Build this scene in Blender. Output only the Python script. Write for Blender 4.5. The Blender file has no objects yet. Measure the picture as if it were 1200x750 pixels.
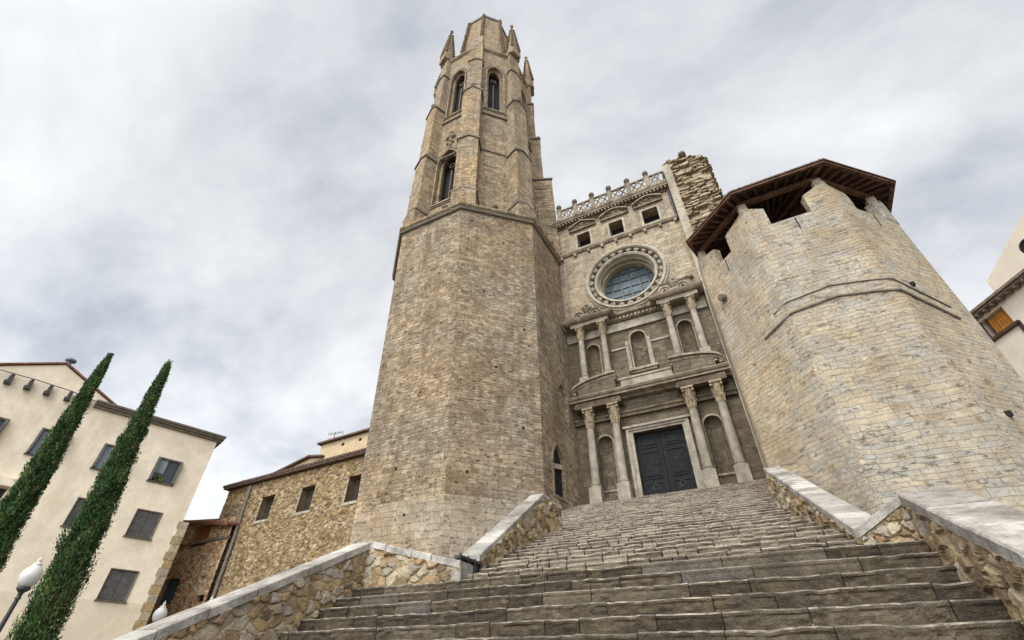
import bpy, math, random
import numpy as np
from mathutils import Matrix, Vector
from mathutils.geometry import tessellate_polygon
R = math.radians
random.seed(7); rng = np.random.default_rng(7)
EYE = 1.62                                   # camera height; all shapes below are written relative to eye level
S = bpy.context.scene
COL = S.collection

# ------------------------------------------------------------------ camera
cam_d = bpy.data.cameras.new('camera'); cam = bpy.data.objects.new('camera', cam_d); COL.objects.link(cam)
cam_d.sensor_width = 36; cam_d.lens = 539/1200*36; cam_d.clip_start = .05; cam_d.clip_end = 3000
_Z = Vector((8, 675, -539)).normalized(); _f = Vector((0, 0, -1)); _Y = (_f-_Z*_f.dot(_Z)).normalized(); _X = _Y.cross(_Z)
_Rc = Matrix((_X, _Y, _Z)); _Rz = Matrix.Rotation(R(27.7), 3, 'Z')
cam.matrix_world = Matrix.Translation((0, 0, EYE)) @ (_Rz @ _Rc).to_4x4()
S.camera = cam

# ------------------------------------------------------------------ sky, sun, exposure
SUN_AZ, SUN_EL = 186.0, 52.0                 # compass direction the light comes from (clockwise from +Y)
w = bpy.data.worlds.new('World'); S.world = w; w.use_nodes = True
nt = w.node_tree; nt.nodes.clear(); N = nt.nodes; L = nt.links
out = N.new('ShaderNodeOutputWorld')
sky = N.new('ShaderNodeTexSky'); sky.sky_type = 'NISHITA'; sky.sun_disc = False
sky.sun_elevation = R(SUN_EL); sky.sun_rotation = R(SUN_AZ); sky.air_density = 1.2; sky.dust_density = 2.5
bg1 = N.new('ShaderNodeBackground'); bg1.inputs[1].default_value = .10; L.new(sky.outputs[0], bg1.inputs[0])
tc = N.new('ShaderNodeTexCoord')
sep = N.new('ShaderNodeSeparateXYZ'); L.new(tc.outputs['Generated'], sep.inputs[0])
zz = N.new('ShaderNodeMath'); zz.operation = 'MAXIMUM'; L.new(sep.outputs[2], zz.inputs[0]); zz.inputs[1].default_value = 0.0
za = N.new('ShaderNodeMath'); za.operation = 'ADD'; L.new(zz.outputs[0], za.inputs[0]); za.inputs[1].default_value = 0.42
cmb = N.new('ShaderNodeCombineXYZ')
for i in range(2):
    dvn = N.new('ShaderNodeMath'); dvn.operation = 'DIVIDE'; L.new(sep.outputs[i], dvn.inputs[0]); L.new(za.outputs[0], dvn.inputs[1]); L.new(dvn.outputs[0], cmb.inputs[i])
mp = N.new('ShaderNodeMapping'); L.new(cmb.outputs[0], mp.inputs[0]); mp.inputs['Rotation'].default_value = (0, 0, R(-35)); mp.inputs['Scale'].default_value = (1.0, 1.35, 1)
n1 = N.new('ShaderNodeTexNoise'); n1.inputs['Scale'].default_value = 1.7; n1.inputs['Detail'].default_value = 9; n1.inputs['Roughness'].default_value = .57; n1.inputs['Distortion'].default_value = .18
L.new(mp.outputs[0], n1.inputs['Vector'])
cr = N.new('ShaderNodeValToRGB'); L.new(n1.outputs[0], cr.inputs[0])
cr.color_ramp.elements[0].position = .33; cr.color_ramp.elements[0].color = (.37, .405, .46, 1)
cr.color_ramp.elements[1].position = .66; cr.color_ramp.elements[1].color = (.84, .85, .86, 1)
e = cr.color_ramp.elements.new(.47); e.color = (.60, .62, .65, 1)
# unseen bright cloud patch behind the camera, added as soft front fill
sv = (math.sin(R(SUN_AZ))*math.cos(R(SUN_EL)), math.cos(R(SUN_AZ))*math.cos(R(SUN_EL)), math.sin(R(SUN_EL)))
dot = N.new('ShaderNodeVectorMath'); dot.operation = 'DOT_PRODUCT'; L.new(tc.outputs['Generated'], dot.inputs[0]); dot.inputs[1].default_value = (math.sin(R(180))*math.cos(R(38)), math.cos(R(180))*math.cos(R(38)), math.sin(R(38)))
mr = N.new('ShaderNodeMapRange'); L.new(dot.outputs['Value'], mr.inputs[0]); mr.interpolation_type = 'SMOOTHSTEP'; mr.inputs[1].default_value = .5; mr.inputs[2].default_value = 1; mr.inputs[3].default_value = .93; mr.inputs[4].default_value = 5.2
hz = N.new('ShaderNodeMapRange'); hz.interpolation_type = 'SMOOTHSTEP'; L.new(sep.outputs[2], hz.inputs[0]); hz.inputs[1].default_value = .15; hz.inputs[2].default_value = .75; hz.inputs[3].default_value = 1.2; hz.inputs[4].default_value = .93
hm = N.new('ShaderNodeMath'); hm.operation = 'MULTIPLY'; L.new(mr.outputs[0], hm.inputs[0]); L.new(hz.outputs[0], hm.inputs[1])
bg2 = N.new('ShaderNodeBackground'); L.new(cr.outputs[0], bg2.inputs[0]); L.new(hm.outputs[0], bg2.inputs[1])
mx = N.new('ShaderNodeMixShader'); mx.inputs[0].default_value = .93
L.new(bg1.outputs[0], mx.inputs[1]); L.new(bg2.outputs[0], mx.inputs[2]); L.new(mx.outputs[0], out.inputs[0])
sun_d = bpy.data.lights.new('sun', 'SUN'); sun_d.energy = 1.5; sun_d.angle = R(11); sun_d.color = (1, .965, .92)
sun = bpy.data.objects.new('sun', sun_d); COL.objects.link(sun)
sun.rotation_euler = Vector(sv).to_track_quat('Z', 'Y').to_euler()
S.view_settings.view_transform = 'Standard'; S.view_settings.look = 'None'; S.view_settings.gamma = 1; S.view_settings.exposure = .5
S.cycles.max_bounces = 6; S.cycles.diffuse_bounces = 4

# ------------------------------------------------------------------ materials
def ramp(nt, stops, fac):
    r = nt.nodes.new('ShaderNodeValToRGB'); el = r.color_ramp.elements
    while len(el) < len(stops): el.new(.5)
    for e, (p, c) in zip(el, stops): e.position = p; e.color = (*c, 1)
    nt.links.new(fac, r.inputs[0]); return r.outputs[0]
def noise(nt, vec, scale, detail=5, rough=.6, vscale=None):
    if vscale:
        m = nt.nodes.new('ShaderNodeMapping'); m.inputs['Scale'].default_value = vscale; nt.links.new(vec, m.inputs[0]); vec = m.outputs[0]
    n = nt.nodes.new('ShaderNodeTexNoise'); n.inputs['Scale'].default_value = scale; n.inputs['Detail'].default_value = detail; n.inputs['Roughness'].default_value = rough
    nt.links.new(vec, n.inputs['Vector']); return n.outputs[0]
def mixc(nt, a, b, fac, mode='MIX'):
    m = nt.nodes.new('ShaderNodeMix'); m.data_type = 'RGBA'; m.blend_type = mode
    for v, i in ((fac, 0), (a, 6), (b, 7)):
        if isinstance(v, (int, float)): m.inputs[i].default_value = v
        elif isinstance(v, tuple): m.inputs[i].default_value = (*v, 1)
        else: nt.links.new(v, m.inputs[i])
    return m.outputs[2]
def base(name, rough=.9, spec=.2):
    m = bpy.data.materials.new(name); m.use_nodes = True; nt = m.node_tree; b = nt.nodes['Principled BSDF']
    b.inputs['Roughness'].default_value = rough; b.inputs['Specular IOR Level'].default_value = spec
    uv = nt.nodes.new('ShaderNodeUVMap'); uv.uv_map = 'UVMap'; tc = nt.nodes.new('ShaderNodeTexCoord')
    return m, nt, b, uv.outputs[0], tc.outputs['Object']
def bump(nt, b, h, dist, strength=1.0):
    n = nt.nodes.new('ShaderNodeBump'); n.inputs['Distance'].default_value = dist; n.inputs['Strength'].default_value = strength
    nt.links.new(h, n.inputs['Height']); nt.links.new(n.outputs[0], b.inputs['Normal'])
def math_(nt, op, a, b=None):
    m = nt.nodes.new('ShaderNodeMath'); m.operation = op
    for v, i in ((a, 0), (b, 1)):
        if v is None: continue
        if isinstance(v, (int, float)): m.inputs[i].default_value = v
        else: nt.links.new(v, m.inputs[i])
    return m.outputs[0]

def masonry(name, stops, bw=.55, bh=.3, mortar=(.2, .17, .13), msize=.012, stain=(.16, .125, .085), st_amt=.5, streak=.35, patch=.5, grit=.02, mort_amt=1.0, pock=.6, soften=.35, contrast=.68):
    m, nt, b, uv, ob = base(name)
    wn = nt.nodes.new('ShaderNodeTexNoise'); wn.inputs['Scale'].default_value = 1.4; wn.inputs['Detail'].default_value = 4; nt.links.new(uv, wn.inputs['Vector'])
    sub = nt.nodes.new('ShaderNodeVectorMath'); sub.operation = 'SUBTRACT'; nt.links.new(wn.outputs['Color'], sub.inputs[0]); sub.inputs[1].default_value = (.5, .5, .5)
    scl = nt.nodes.new('ShaderNodeVectorMath'); scl.operation = 'SCALE'; nt.links.new(sub.outputs[0], scl.inputs[0]); scl.inputs['Scale'].default_value = .2
    add = nt.nodes.new('ShaderNodeVectorMath'); nt.links.new(uv, add.inputs[0]); nt.links.new(scl.outputs[0], add.inputs[1])
    def brick(w_, h_, off, sq, fr):
        k = nt.nodes.new('ShaderNodeTexBrick'); k.inputs['Scale'].default_value = 1; k.inputs['Brick Width'].default_value = w_; k.inputs['Row Height'].default_value = h_
        k.inputs['Mortar Size'].default_value = msize; k.inputs['Mortar Smooth'].default_value = .6; k.inputs['Color1'].default_value = (0, 0, 0, 1); k.inputs['Color2'].default_value = (1, 1, 1, 1); k.inputs['Mortar'].default_value = (.5, .5, .5, 1)
        k.offset_frequency = 2; k.offset = off; k.squash = sq; k.squash_frequency = fr
        nt.links.new(add.outputs[0], k.inputs['Vector']); return k
    k1 = brick(bw, bh, .5, .72, 3); k2 = brick(bw*.63, bh*.71, .37, 1.4, 2)
    # two masons' campaigns: larger and smaller courses in irregular areas
    sw = ramp(nt, [(.47, (0, 0, 0)), (.53, (1, 1, 1))], noise(nt, ob, .38, 3, .55))
    rnd = mixc(nt, k1.outputs['Color'], k2.outputs['Color'], sw); mor = mixc(nt, k1.outputs['Fac'], k2.outputs['Fac'], sw)
    p2 = noise(nt, ob, 2.1, 6, .7); p5 = noise(nt, ob, 4.5, 5, .7, (1, 1, 2.2))
    rnd2 = mixc(nt, rnd, ramp(nt, [(.25, (0, 0, 0)), (.75, (1, 1, 1))], p5), soften)
    col = ramp(nt, stops, rnd2)
    p1 = noise(nt, ob, .23, 4, .6)
    f1 = ramp(nt, [(.42, (0, 0, 0)), (.62, (1, 1, 1))], p1)
    col = mixc(nt, col, mixc(nt, col, (1.14, 1.03, .88), 1.0, 'MULTIPLY'), math_(nt, 'MULTIPLY', f1, patch))
    f1b = ramp(nt, [(.40, (1, 1, 1)), (.56, (0, 0, 0))], noise(nt, ob, .31, 5, .65))
    col = mixc(nt, col, mixc(nt, col, (.90, .94, .97), 1.0, 'MULTIPLY'), math_(nt, 'MULTIPLY', f1b, patch))
    col = mixc(nt, col, ramp(nt, [(.3, (.42, .42, .42)), (.7, (1.34, 1.32, 1.29))], p2), contrast, 'MULTIPLY')
    n3 = noise(nt, ob, 13, 5, .72); col = mixc(nt, col, ramp(nt, [(.3, (.5, .5, .5)), (.72, (1.36, 1.36, 1.36))], n3), .6, 'MULTIPLY')
    s1 = noise(nt, ob, 1.0, 5, .65, (1.3, 1.3, .13)); fs = ramp(nt, [(.5, (0, 0, 0)), (.72, (1, 1, 1))], s1)
    col = mixc(nt, col, stain, math_(nt, 'MULTIPLY', fs, streak))
    s2 = noise(nt, ob, .55, 8, .68); f3 = ramp(nt, [(.52, (0, 0, 0)), (.7, (1, 1, 1))], s2)
    col = mixc(nt, col, stain, math_(nt, 'MULTIPLY', f3, st_amt))
    col = mixc(nt, col, mortar, math_(nt, 'MULTIPLY', mor, mort_amt))
    # pitted and opened bed joints, longer than high
    pk = noise(nt, ob, 3.2, 6, .75, (1, 1, 2.6)); f4 = ramp(nt, [(.585, (0, 0, 0)), (.66, (1, 1, 1))], pk)
    dk = tuple(c*.42 for c in stain)
    col = mixc(nt, col, dk, math_(nt, 'MULTIPLY', f4, pock))
    nt.links.new(col, b.inputs['Base Color'])
    h = math_(nt, 'ADD', math_(nt, 'MULTIPLY', n3, .5), math_(nt, 'ADD', math_(nt, 'MULTIPLY', p2, .6), math_(nt, 'MULTIPLY', rnd, .35)))
    h = math_(nt, 'SUBTRACT', h, math_(nt, 'ADD', mor, math_(nt, 'MULTIPLY', f4, .8)))
    bump(nt, b, h, grit*1.8)
    return m

def toned(name, stops, mortar=(.22, .18, .12), stain=(.09, .08, .06), st=.5, sc=7, grit=.02, moss=None, gm=.5):
    """stone whose colour is set stone by stone through the 'tone' attribute of the mesh (tone < 0 is mortar)"""
    m, nt, b, uv, ob = base(name)
    at = nt.nodes.new('ShaderNodeAttribute'); at.attribute_name = 'tone'
    col = ramp(nt, stops, at.outputs['Fac'])
    ism = math_(nt, 'LESS_THAN', at.outputs['Fac'], -.01)
    col = mixc(nt, col, mortar, ism)
    a = noise(nt, ob, sc, 6, .68); c = noise(nt, ob, sc*5, 4, .7); d = noise(nt, ob, 1.3, 6, .7)
    col = mixc(nt, col, ramp(nt, [(.28, (.5, .5, .5)), (.72, (1.4, 1.4, 1.4))], a), .7, 'MULTIPLY')
    col = mixc(nt, col, ramp(nt, [(.3, (.62, .62, .62)), (.7, (1.3, 1.3, 1.3))], c), .6, 'MULTIPLY')
    col = mixc(nt, col, stain, math_(nt, 'MULTIPLY', ramp(nt, [(.45, (0, 0, 0)), (.68, (1, 1, 1))], d), st))
    if moss:
        e = noise(nt, ob, 2.3, 6, .75); col = mixc(nt, col, moss, math_(nt, 'MULTIPLY', ramp(nt, [(.52, (0, 0, 0)), (.66, (1, 1, 1))], e), gm))
    nt.links.new(col, b.inputs['Base Color'])
    bump(nt, b, math_(nt, 'ADD', a, math_(nt, 'MULTIPLY', c, .5)), grit)
    return m

def plain(name, c, var=.25, sc=3, rough=.85, spec=.2, grit=.006, stain=None, st=.4, stretch=None, metal=0):
    m, nt, b, uv, ob = base(name, rough, spec); b.inputs['Metallic'].default_value = metal
    a = noise(nt, ob, sc, 6, .65, stretch); d = noise(nt, ob, sc*6, 3, .6, stretch)
    col = mixc(nt, c, ramp(nt, [(.3, (1-var*1.6,)*3), (.7, (1+var,)*3)], a), 1.0, 'MULTIPLY')
    col = mixc(nt, col, ramp(nt, [(.3, (1-var,)*3), (.7, (1+var*.7,)*3)], d), .6, 'MULTIPLY')
    if stain:
        s = noise(nt, ob, .8, 6, .68, (1, 1, .3)); col = mixc(nt, col, stain, math_(nt, 'MULTIPLY', ramp(nt, [(.5, (0, 0, 0)), (.72, (1, 1, 1))], s), st))
    nt.links.new(col, b.inputs['Base Color'])
    if grit: bump(nt, b, d, grit)
    return m

TAN = [(0, (.12, .088, .058)), (.3, (.225, .177, .122)), (.55, (.29, .233, .163)), (.8, (.37, .305, .218)), (1, (.255, .222, .175))]
M = {}
M['tower'] = masonry('tower_ashlar', TAN, .46, .22, mortar=(.23, .18, .12), msize=.010, stain=(.125, .08, .045), st_amt=.85, streak=.75, patch=.9, mort_amt=.6, grit=.035, pock=.75, soften=.4)
M['tower_base'] = masonry('tower_base_blocks', [(0, (.24, .195, .14)), (.5, (.33, .275, .20)), (1, (.40, .345, .265))], .75, .38, mortar=(.24, .19, .13), msize=.008, stain=(.20, .14, .085), st_amt=.55, streak=.4, patch=.8, mort_amt=.45, grit=.03, pock=.3, soften=.4)
M['tower_up'] = masonry('belfry_ashlar', [(0, (.20, .15, .095)), (.5, (.33, .255, .165)), (1, (.42, .335, .22))], .62, .34, mortar=(.12, .092, .06), msize=.016, stain=(.115, .085, .055), st_amt=.7, streak=.75, patch=.9, mort_amt=.85, pock=.6, soften=.2, grit=.04)
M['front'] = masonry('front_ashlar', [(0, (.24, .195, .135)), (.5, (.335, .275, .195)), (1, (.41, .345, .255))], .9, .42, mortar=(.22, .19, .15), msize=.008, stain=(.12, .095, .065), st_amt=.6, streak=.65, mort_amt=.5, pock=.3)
M['front_shaded'] = masonry('shaded_portal_ashlar', [(0, (.075, .058, .039)), (.5, (.125, .10, .068)), (1, (.18, .148, .104))], .9, .42, mortar=(.12, .10, .08), msize=.008, stain=(.07, .056, .04), st_amt=.6, streak=.7, mort_amt=.5, pock=.3)  # front stone darkened: the portal's shade is put into its colour
M['column'] = plain('column_stone', (.28, .245, .19), .26, 2.5, stain=(.11, .09, .065), st=.7, grit=.01)
M['carved'] = plain('carved_stone', (.25, .205, .145), .35, 2.2, stain=(.07, .055, .04), st=.85, grit=.018)
M['pale'] = plain('pale_stone', (.33, .29, .22), .26, 2.5, stain=(.14, .11, .075), st=.75, grit=.01)
M['ochre_carved'] = plain('ochre_carved_stone', (.30, .235, .15), .4, 5, stain=(.09, .07, .045), st=.7, grit=.02)
M['defence'] = masonry('defence_tower_stone', [(0, (.155, .10, .055)), (.12, (.25, .185, .115)), (.28, (.315, .28, .222)), (.48, (.37, .312, .222)), (.6, (.275, .26, .23)), (.75, (.355, .318, .25)), (.9, (.41, .34, .23)), (1, (.32, .22, .11))], .54, .175, mortar=(.27, .22, .155), msize=.007, stain=(.22, .155, .09), st_amt=.75, streak=.5, patch=1.0, mort_amt=.3, grit=.018, pock=.12, soften=.42, contrast=.42)
M['ledge_dark'] = plain('weathered_ledge', (.15, .125, .095), .3, 5)
M['lead'] = plain('dark_tracery', (.13, .105, .08), .3, 5)
M['dark'] = plain('dark_interior', (.012, .011, .010), .3, 3, grit=0)
M['louvre'] = plain('louvre_wood', (.05, .04, .032), .3, 5)
M['rubble'] = toned('golden_rubble', [(0, (.14, .10, .06)), (.2, (.28, .20, .11)), (.42, (.42, .30, .15)), (.6, (.34, .295, .225)), (.8, (.47, .39, .27)), (.92, (.27, .16, .085)), (1, (.40, .38, .33))], mortar=(.37, .28, .165), stain=(.12, .09, .055), st=.55, grit=.045)
M['rubble_dark'] = toned('weathered_rubble', [(0, (.13, .085, .042)), (.3, (.25, .175, .088)), (.65, (.33, .24, .13)), (.85, (.40, .33, .22)), (1, (.18, .13, .075))], mortar=(.24, .17, .088), stain=(.10, .07, .035), st=.5, grit=.05, sc=4)
M['rubble_red'] = toned('reddish_rubble', [(0, (.22, .12, .06)), (.3, (.40, .24, .125)), (.6, (.48, .33, .19)), (.85, (.52, .43, .31)), (1, (.34, .17, .085))], mortar=(.36, .26, .15), stain=(.10, .07, .04), st=.4, grit=.05, sc=4)
M['ruin'] = toned('ruin_rubble', [(0, (.19, .135, .08)), (.4, (.31, .24, .15)), (.75, (.37, .31, .215)), (1, (.26, .20, .13))], mortar=(.13, .095, .055), stain=(.10, .075, .045), st=.35, grit=.06, sc=3)
M['coping'] = toned('coping_stone', [(0, (.23, .21, .18)), (.5, (.34, .315, .275)), (1, (.44, .415, .37))], stain=(.10, .085, .065), st=.95, grit=.03, sc=5)
M['step'] = toned('worn_shaded_steps', [(0, (.05, .038, .025)), (.3, (.098, .076, .05)), (.5, (.15, .12, .081)), (.62, (.12, .112, .096)), (.72, (.17, .157, .133)), (.85, (.34, .28, .21)), (1, (.46, .395, .31))], stain=(.055, .045, .032), st=.8, grit=.07, sc=8, moss=(.17, .14, .075), gm=.35)
M['step_up'] = toned('worn_shaded_upper_steps', [(0, (.10, .077, .05)), (.3, (.21, .168, .117)), (.6, (.32, .265, .195)), (.72, (.27, .255, .23)), (.85, (.42, .37, .305)), (1, (.50, .455, .39))], stain=(.10, .08, .058), st=.6, grit=.07, sc=8)
M['door'] = plain('dark_painted_door', (.013, .014, .0145), .3, 4, .75, .15, grit=.004)
M['iron'] = plain('black_iron', (.02, .02, .021), .3, 6, .5, .5, grit=.002)
M['wood'] = plain('red_brown_wood', (.15, .08, .053), .35, 3, .8, grit=.008, stretch=(1, 1, 1))
M['wood_dark'] = plain('dark_roof_boards', (.075, .042, .03), .35, 4, .85, grit=.008)
M['tile'] = plain('roof_tile', (.13, .085, .062), .4, 5, .9, grit=.03)
M['tile_red'] = plain('red_roof_tile', (.24, .11, .065), .45, 5, .9, grit=.03)
M['cream'] = plain('cream_render', (.74, .645, .50), .09, .9, .95, grit=.004, stain=(.54, .44, .315), st=.7)
M['cream_base'] = plain('cream_render_base', (.66, .565, .43), .08, .9, .95, grit=.004)
M['pale_render'] = plain('pale_ochre_render', (.42, .325, .20), .14, 1.2, .95, grit=.006, stain=(.34, .25, .15), st=.6)
M['white_render'] = plain('cream_grey_render', (.60, .53, .43), .07, .9, .95, grit=.004)
M['shutter'] = plain('grey_brown_shutter', (.135, .13, .125), .25, 5, .7, grit=.004)
M['soffit'] = plain('weathered_eave_wood', (.20, .155, .115), .3, 5, .85)
M['teal'] = plain('teal_shutter', (.05, .105, .115), .25, 5, .7, grit=.004)
M['orange_wood'] = plain('orange_wood_shutter', (.42, .17, .03), .25, 5, .7, grit=.004)
M['rust_wood'] = plain('rust_brown_shutter', (.33, .14, .055), .3, 5, .75, grit=.004)
M['frame'] = plain('window_frame_stone', (.12, .10, .08), .25, 5)
M['curtain'] = plain('blue_grey_curtain', (.30, .36, .42), .2, 5)
M['plant'] = plain('window_plant', (.10, .13, .04), .4, 9)
M['pipe'] = plain('grey_brown_pipe', (.16, .135, .11), .25, 4, .6, .4, grit=.003)
M['lampglass'] = plain('frosted_lamp_globe', (.5, .485, .46), .05, 4, .25, .5, grit=0)
M['zinc'] = plain('blue_zinc', (.10, .14, .19), .2, 5, .5, .5, grit=0)
M['street'] = plain('street_paving', (.20, .18, .15), .25, 1.2, .9, grit=.02)
M['soil'] = plain('terrace_gravel', (.26, .21, .15), .25, 1.6, .95, grit=.03)
M['bark'] = plain('cypress_bark', (.10, .07, .045), .3, 8, .95, grit=.02)
def foliage():
    m, nt, b, uv, ob = base('cypress_foliage', .75, .25)
    at = nt.nodes.new('ShaderNodeAttribute'); at.attribute_name = 'tone'
    c = ramp(nt, [(0, (.016, .036, .012)), (.45, (.034, .075, .02)), (.75, (.07, .125, .03)), (.93, (.13, .17, .05)), (1, (.15, .115, .055))], at.outputs['Fac'])
    nt.links.new(c, b.inputs['Base Color']); return m
M['foliage'] = foliage()
def glass():
    m, nt, b, uv, ob = base('leaded_glass', .55, .22)
    n = noise(nt, uv, 2.2, 4, .6); v = nt.nodes.new('ShaderNodeTexVoronoi'); v.inputs['Scale'].default_value = 2.6; nt.links.new(uv, v.inputs['Vector'])
    c = mixc(nt, ramp(nt, [(.3, (.045, .066, .075)), (.7, (.085, .12, .13))], n), ramp(nt, [(0, (.6, .6, .6)), (1, (1.4, 1.4, 1.4))], v.outputs['Color']), .6, 'MULTIPLY')
    nt.links.new(c, b.inputs['Base Color']); bump(nt, b, n, .02); return m
M['glass'] = glass()
M['pane'] = plain('window_glass', (.03, .04, .045), .2, 2, .1, .6, grit=0)

# ------------------------------------------------------------------ mesh helper
class MB:
    def __init__(s): s.v = []; s.f = []; s.t = []; s.smooth = False
    def add(s, vs, fs, tone=.5):
        o = len(s.v); s.v += [tuple(p) for p in vs]
        for i, f in enumerate(fs): s.f.append(tuple(k+o for k in f)); s.t.append(tone[i] if hasattr(tone, '__len__') else tone)
    def box(s, x0, x1, y0, y1, z0, z1, tone=.5):
        x0, x1 = min(x0, x1), max(x0, x1); y0, y1 = min(y0, y1), max(y0, y1); z0, z1 = min(z0, z1), max(z0, z1)
        s.add([(x0, y0, z0), (x1, y0, z0), (x1, y1, z0), (x0, y1, z0), (x0, y0, z1), (x1, y0, z1), (x1, y1, z1), (x0, y1, z1)],
              [(0, 3, 2, 1), (4, 5, 6, 7), (0, 1, 5, 4), (1, 2, 6, 5), (2, 3, 7, 6), (3, 0, 4, 7)], tone)
    def obox(s, o, a, b, c, tone=.5):
        o, a, b, c = map(Vector, (o, a, b, c)); P = [o, o+a, o+a+b, o+b]; P += [p+c for p in P]
        s.add(P, [(0, 3, 2, 1), (4, 5, 6, 7), (0, 1, 5, 4), (1, 2, 6, 5), (2, 3, 7, 6), (3, 0, 4, 7)], tone)
    def loft(s, rings, cap0=True, cap1=True, closed=True, tone=.5):
        n = len(rings[0]); vs = [p for r in rings for p in r]; fs = []
        for i in range(len(rings)-1):
            for j in range(n if closed else n-1):
                k = (j+1) % n; fs.append((i*n+j, i*n+k, (i+1)*n+k, (i+1)*n+j))
        if cap0: fs.append(tuple(range(n-1, -1, -1)))
        if cap1: fs.append(tuple((len(rings)-1)*n+j for j in range(n)))
        s.add(vs, fs, tone)
    def prism(s, poly, z0, z1, tone=.5, cap0=True, cap1=True):
        s.loft([[(x, y, z0) for x, y in poly], [(x, y, z1) for x, y in poly]], cap0, cap1, True, tone)
    def lathe(s, prof, c, n=20, tone=.5, a0=0, a1=2*math.pi):
        full = abs(a1-a0-2*math.pi) < 1e-4; m = n if full else n+1
        s.loft([[(c[0]+r*math.cos(a0+(a1-a0)*j/n), c[1]+r*math.sin(a0+(a1-a0)*j/n), c[2]+z) for j in range(m)] for r, z in prof], full, full, full, tone)
    def tube(s, pts, r, n=8, tone=.5, cap=True):
        pts = [Vector(p) for p in pts]; rings = []; rr = r if hasattr(r, '__len__') else [r]*len(pts); up = None
        for i, p in enumerate(pts):
            t = (pts[min(i+1, len(pts)-1)]-pts[max(i-1, 0)]).normalized()
            if up is None: up = t.orthogonal().normalized()
            up = (up-t*up.dot(t)).normalized(); q = t.cross(up)
            rings.append([p+rr[i]*(up*math.cos(2*math.pi*j/n)+q*math.sin(2*math.pi*j/n)) for j in range(n)])
        s.loft(rings, cap, cap, True, tone)
    def ball(s, c, r, n=10, sz=1.0, tone=.5):
        s.lathe([(max(.001, r*math.sin(math.pi*i/n)), -r*sz*math.cos(math.pi*i/n)) for i in range(n+1)], c, n+4, tone)
    def sweep(s, path, prof, closed=False, tone=.5):
        """profile [(out, z)] swept along a plan polyline; 'out' is to the right of the travel direction"""
        n = len(path); P = [Vector((p[0], p[1])) for p in path]; rings = []
        for i in range(n):
            d0 = (P[i]-P[i-1]).normalized() if (i > 0 or closed) else None
            d1 = (P[(i+1) % n]-P[i]).normalized() if (i < n-1 or closed) else None
            if d0 is None: d0 = d1
            if d1 is None: d1 = d0
            n0 = Vector((d0.y, -d0.x)); n1 = Vector((d1.y, -d1.x)); m = (n0+n1); m = m/(1+n0.dot(n1)) if (1+n0.dot(n1)) > .05 else n1
            rings.append([(P[i].x+m.x*o, P[i].y+m.y*o, z) for o, z in prof])
        if closed: rings.append(rings[0])
        s.loft(rings, not closed, not closed, True, tone)
    def panel(s, f3, outer, holes=(), tone=.5):
        polys = [[Vector((u, v, 0)) for u, v in p] for p in (outer, *holes)]
        tri = tessellate_polygon(polys); flat = [p for pl in polys for p in pl]
        s.add([f3(p.x, p.y, 0) for p in flat], [tuple(t) for t in tri], tone)
    def reveal(s, f3, loop, d0, d1, tone=.5):
        n = len(loop); s.add([f3(u, v, d0) for u, v in loop]+[f3(u, v, d1) for u, v in loop], [(i, (i+1) % n, n+(i+1) % n, n+i) for i in range(n)], tone)
    def fill(s, f3, loop, d, tone=.5):
        s.panel(lambda u, v, w_: f3(u, v, d), loop, (), tone)
    def band(s, f3, inner, outer, d0, d1, closed=True, tone=.5):
        """moulding between two loops; stands from depth d0 (wall) out to d1"""
        n = len(inner); vs = []
        for lp, d in ((inner, d0), (inner, d1), (outer, d1), (outer, d0)): vs += [f3(u, v, d) for u, v in lp]
        fs = []
        for r in range(3):
            for i in range(n if closed else n-1):
                k = (i+1) % n; fs.append((r*n+i, r*n+k, (r+1)*n+k, (r+1)*n+i))
        if not closed: fs += [(0, n, 2*n, 3*n), (n-1, 4*n-1, 3*n-1, 2*n-1)]
        s.add(vs, fs, tone)
    def build(s, name, mat, parent=None, loc=None, warp=None, smooth=False, fixn=True):
        V = np.array(s.v, float)
        if warp: V = warp(V)
        V = V+np.array((0, 0, EYE))
        if parent is not None: V = V-np.array(origin(parent))
        elif loc is not None: V = V-np.array(loc)
        me = bpy.data.meshes.new(name); me.from_pydata([tuple(p) for p in V], [], s.f); me.validate(clean_customdata=False)
        if fixn:
            import bmesh
            bm = bmesh.new(); bm.from_mesh(me); bmesh.ops.recalc_face_normals(bm, faces=bm.faces); bm.to_mesh(me); bm.free()
        if len(me.polygons) == len(s.t):
            at = me.attributes.new('tone', 'FLOAT', 'FACE'); at.data.foreach_set('value', np.array(s.t, np.float32))
        # world-scale UVs: along the wall / up the wall
        uvl = me.uv_layers.new(name='UVMap'); nl = len(me.loops); li = np.zeros(nl, np.int32); me.loops.foreach_get('vertex_index', li)
        nrm = np.zeros(len(me.polygons)*3); me.polygons.foreach_get('normal', nrm); nrm = nrm.reshape(-1, 3)
        tot = np.zeros(len(me.polygons), np.int32); me.polygons.foreach_get('loop_total', tot); ln = np.repeat(nrm, tot, 0)
        co = np.array([v.co for v in me.vertices])[li]
        if loc is not None or parent is not None: co = co+np.array(origin(parent) if parent is not None else loc)
        hl = np.hypot(ln[:, 0], ln[:, 1]); flat = np.abs(ln[:, 2]) > .85; hl[hl < 1e-6] = 1
        # the tangent is rounded so that faces of one wall share their courses
        ang = np.round(np.arctan2(ln[:, 1], ln[:, 0])/R(15))*R(15)
        u = np.where(flat, co[:, 0], -np.sin(ang)*co[:, 0]+np.cos(ang)*co[:, 1]); v = np.where(flat, co[:, 1], co[:, 2])
        uvl.data.foreach_set('uv', np.stack([u, v], 1).astype(np.float32).ravel())
        if smooth: me.polygons.foreach_set('use_smooth', np.ones(len(me.polygons), bool))
        me.materials.append(mat)
        o = bpy.data.objects.new(name, me); COL.objects.link(o)
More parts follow.
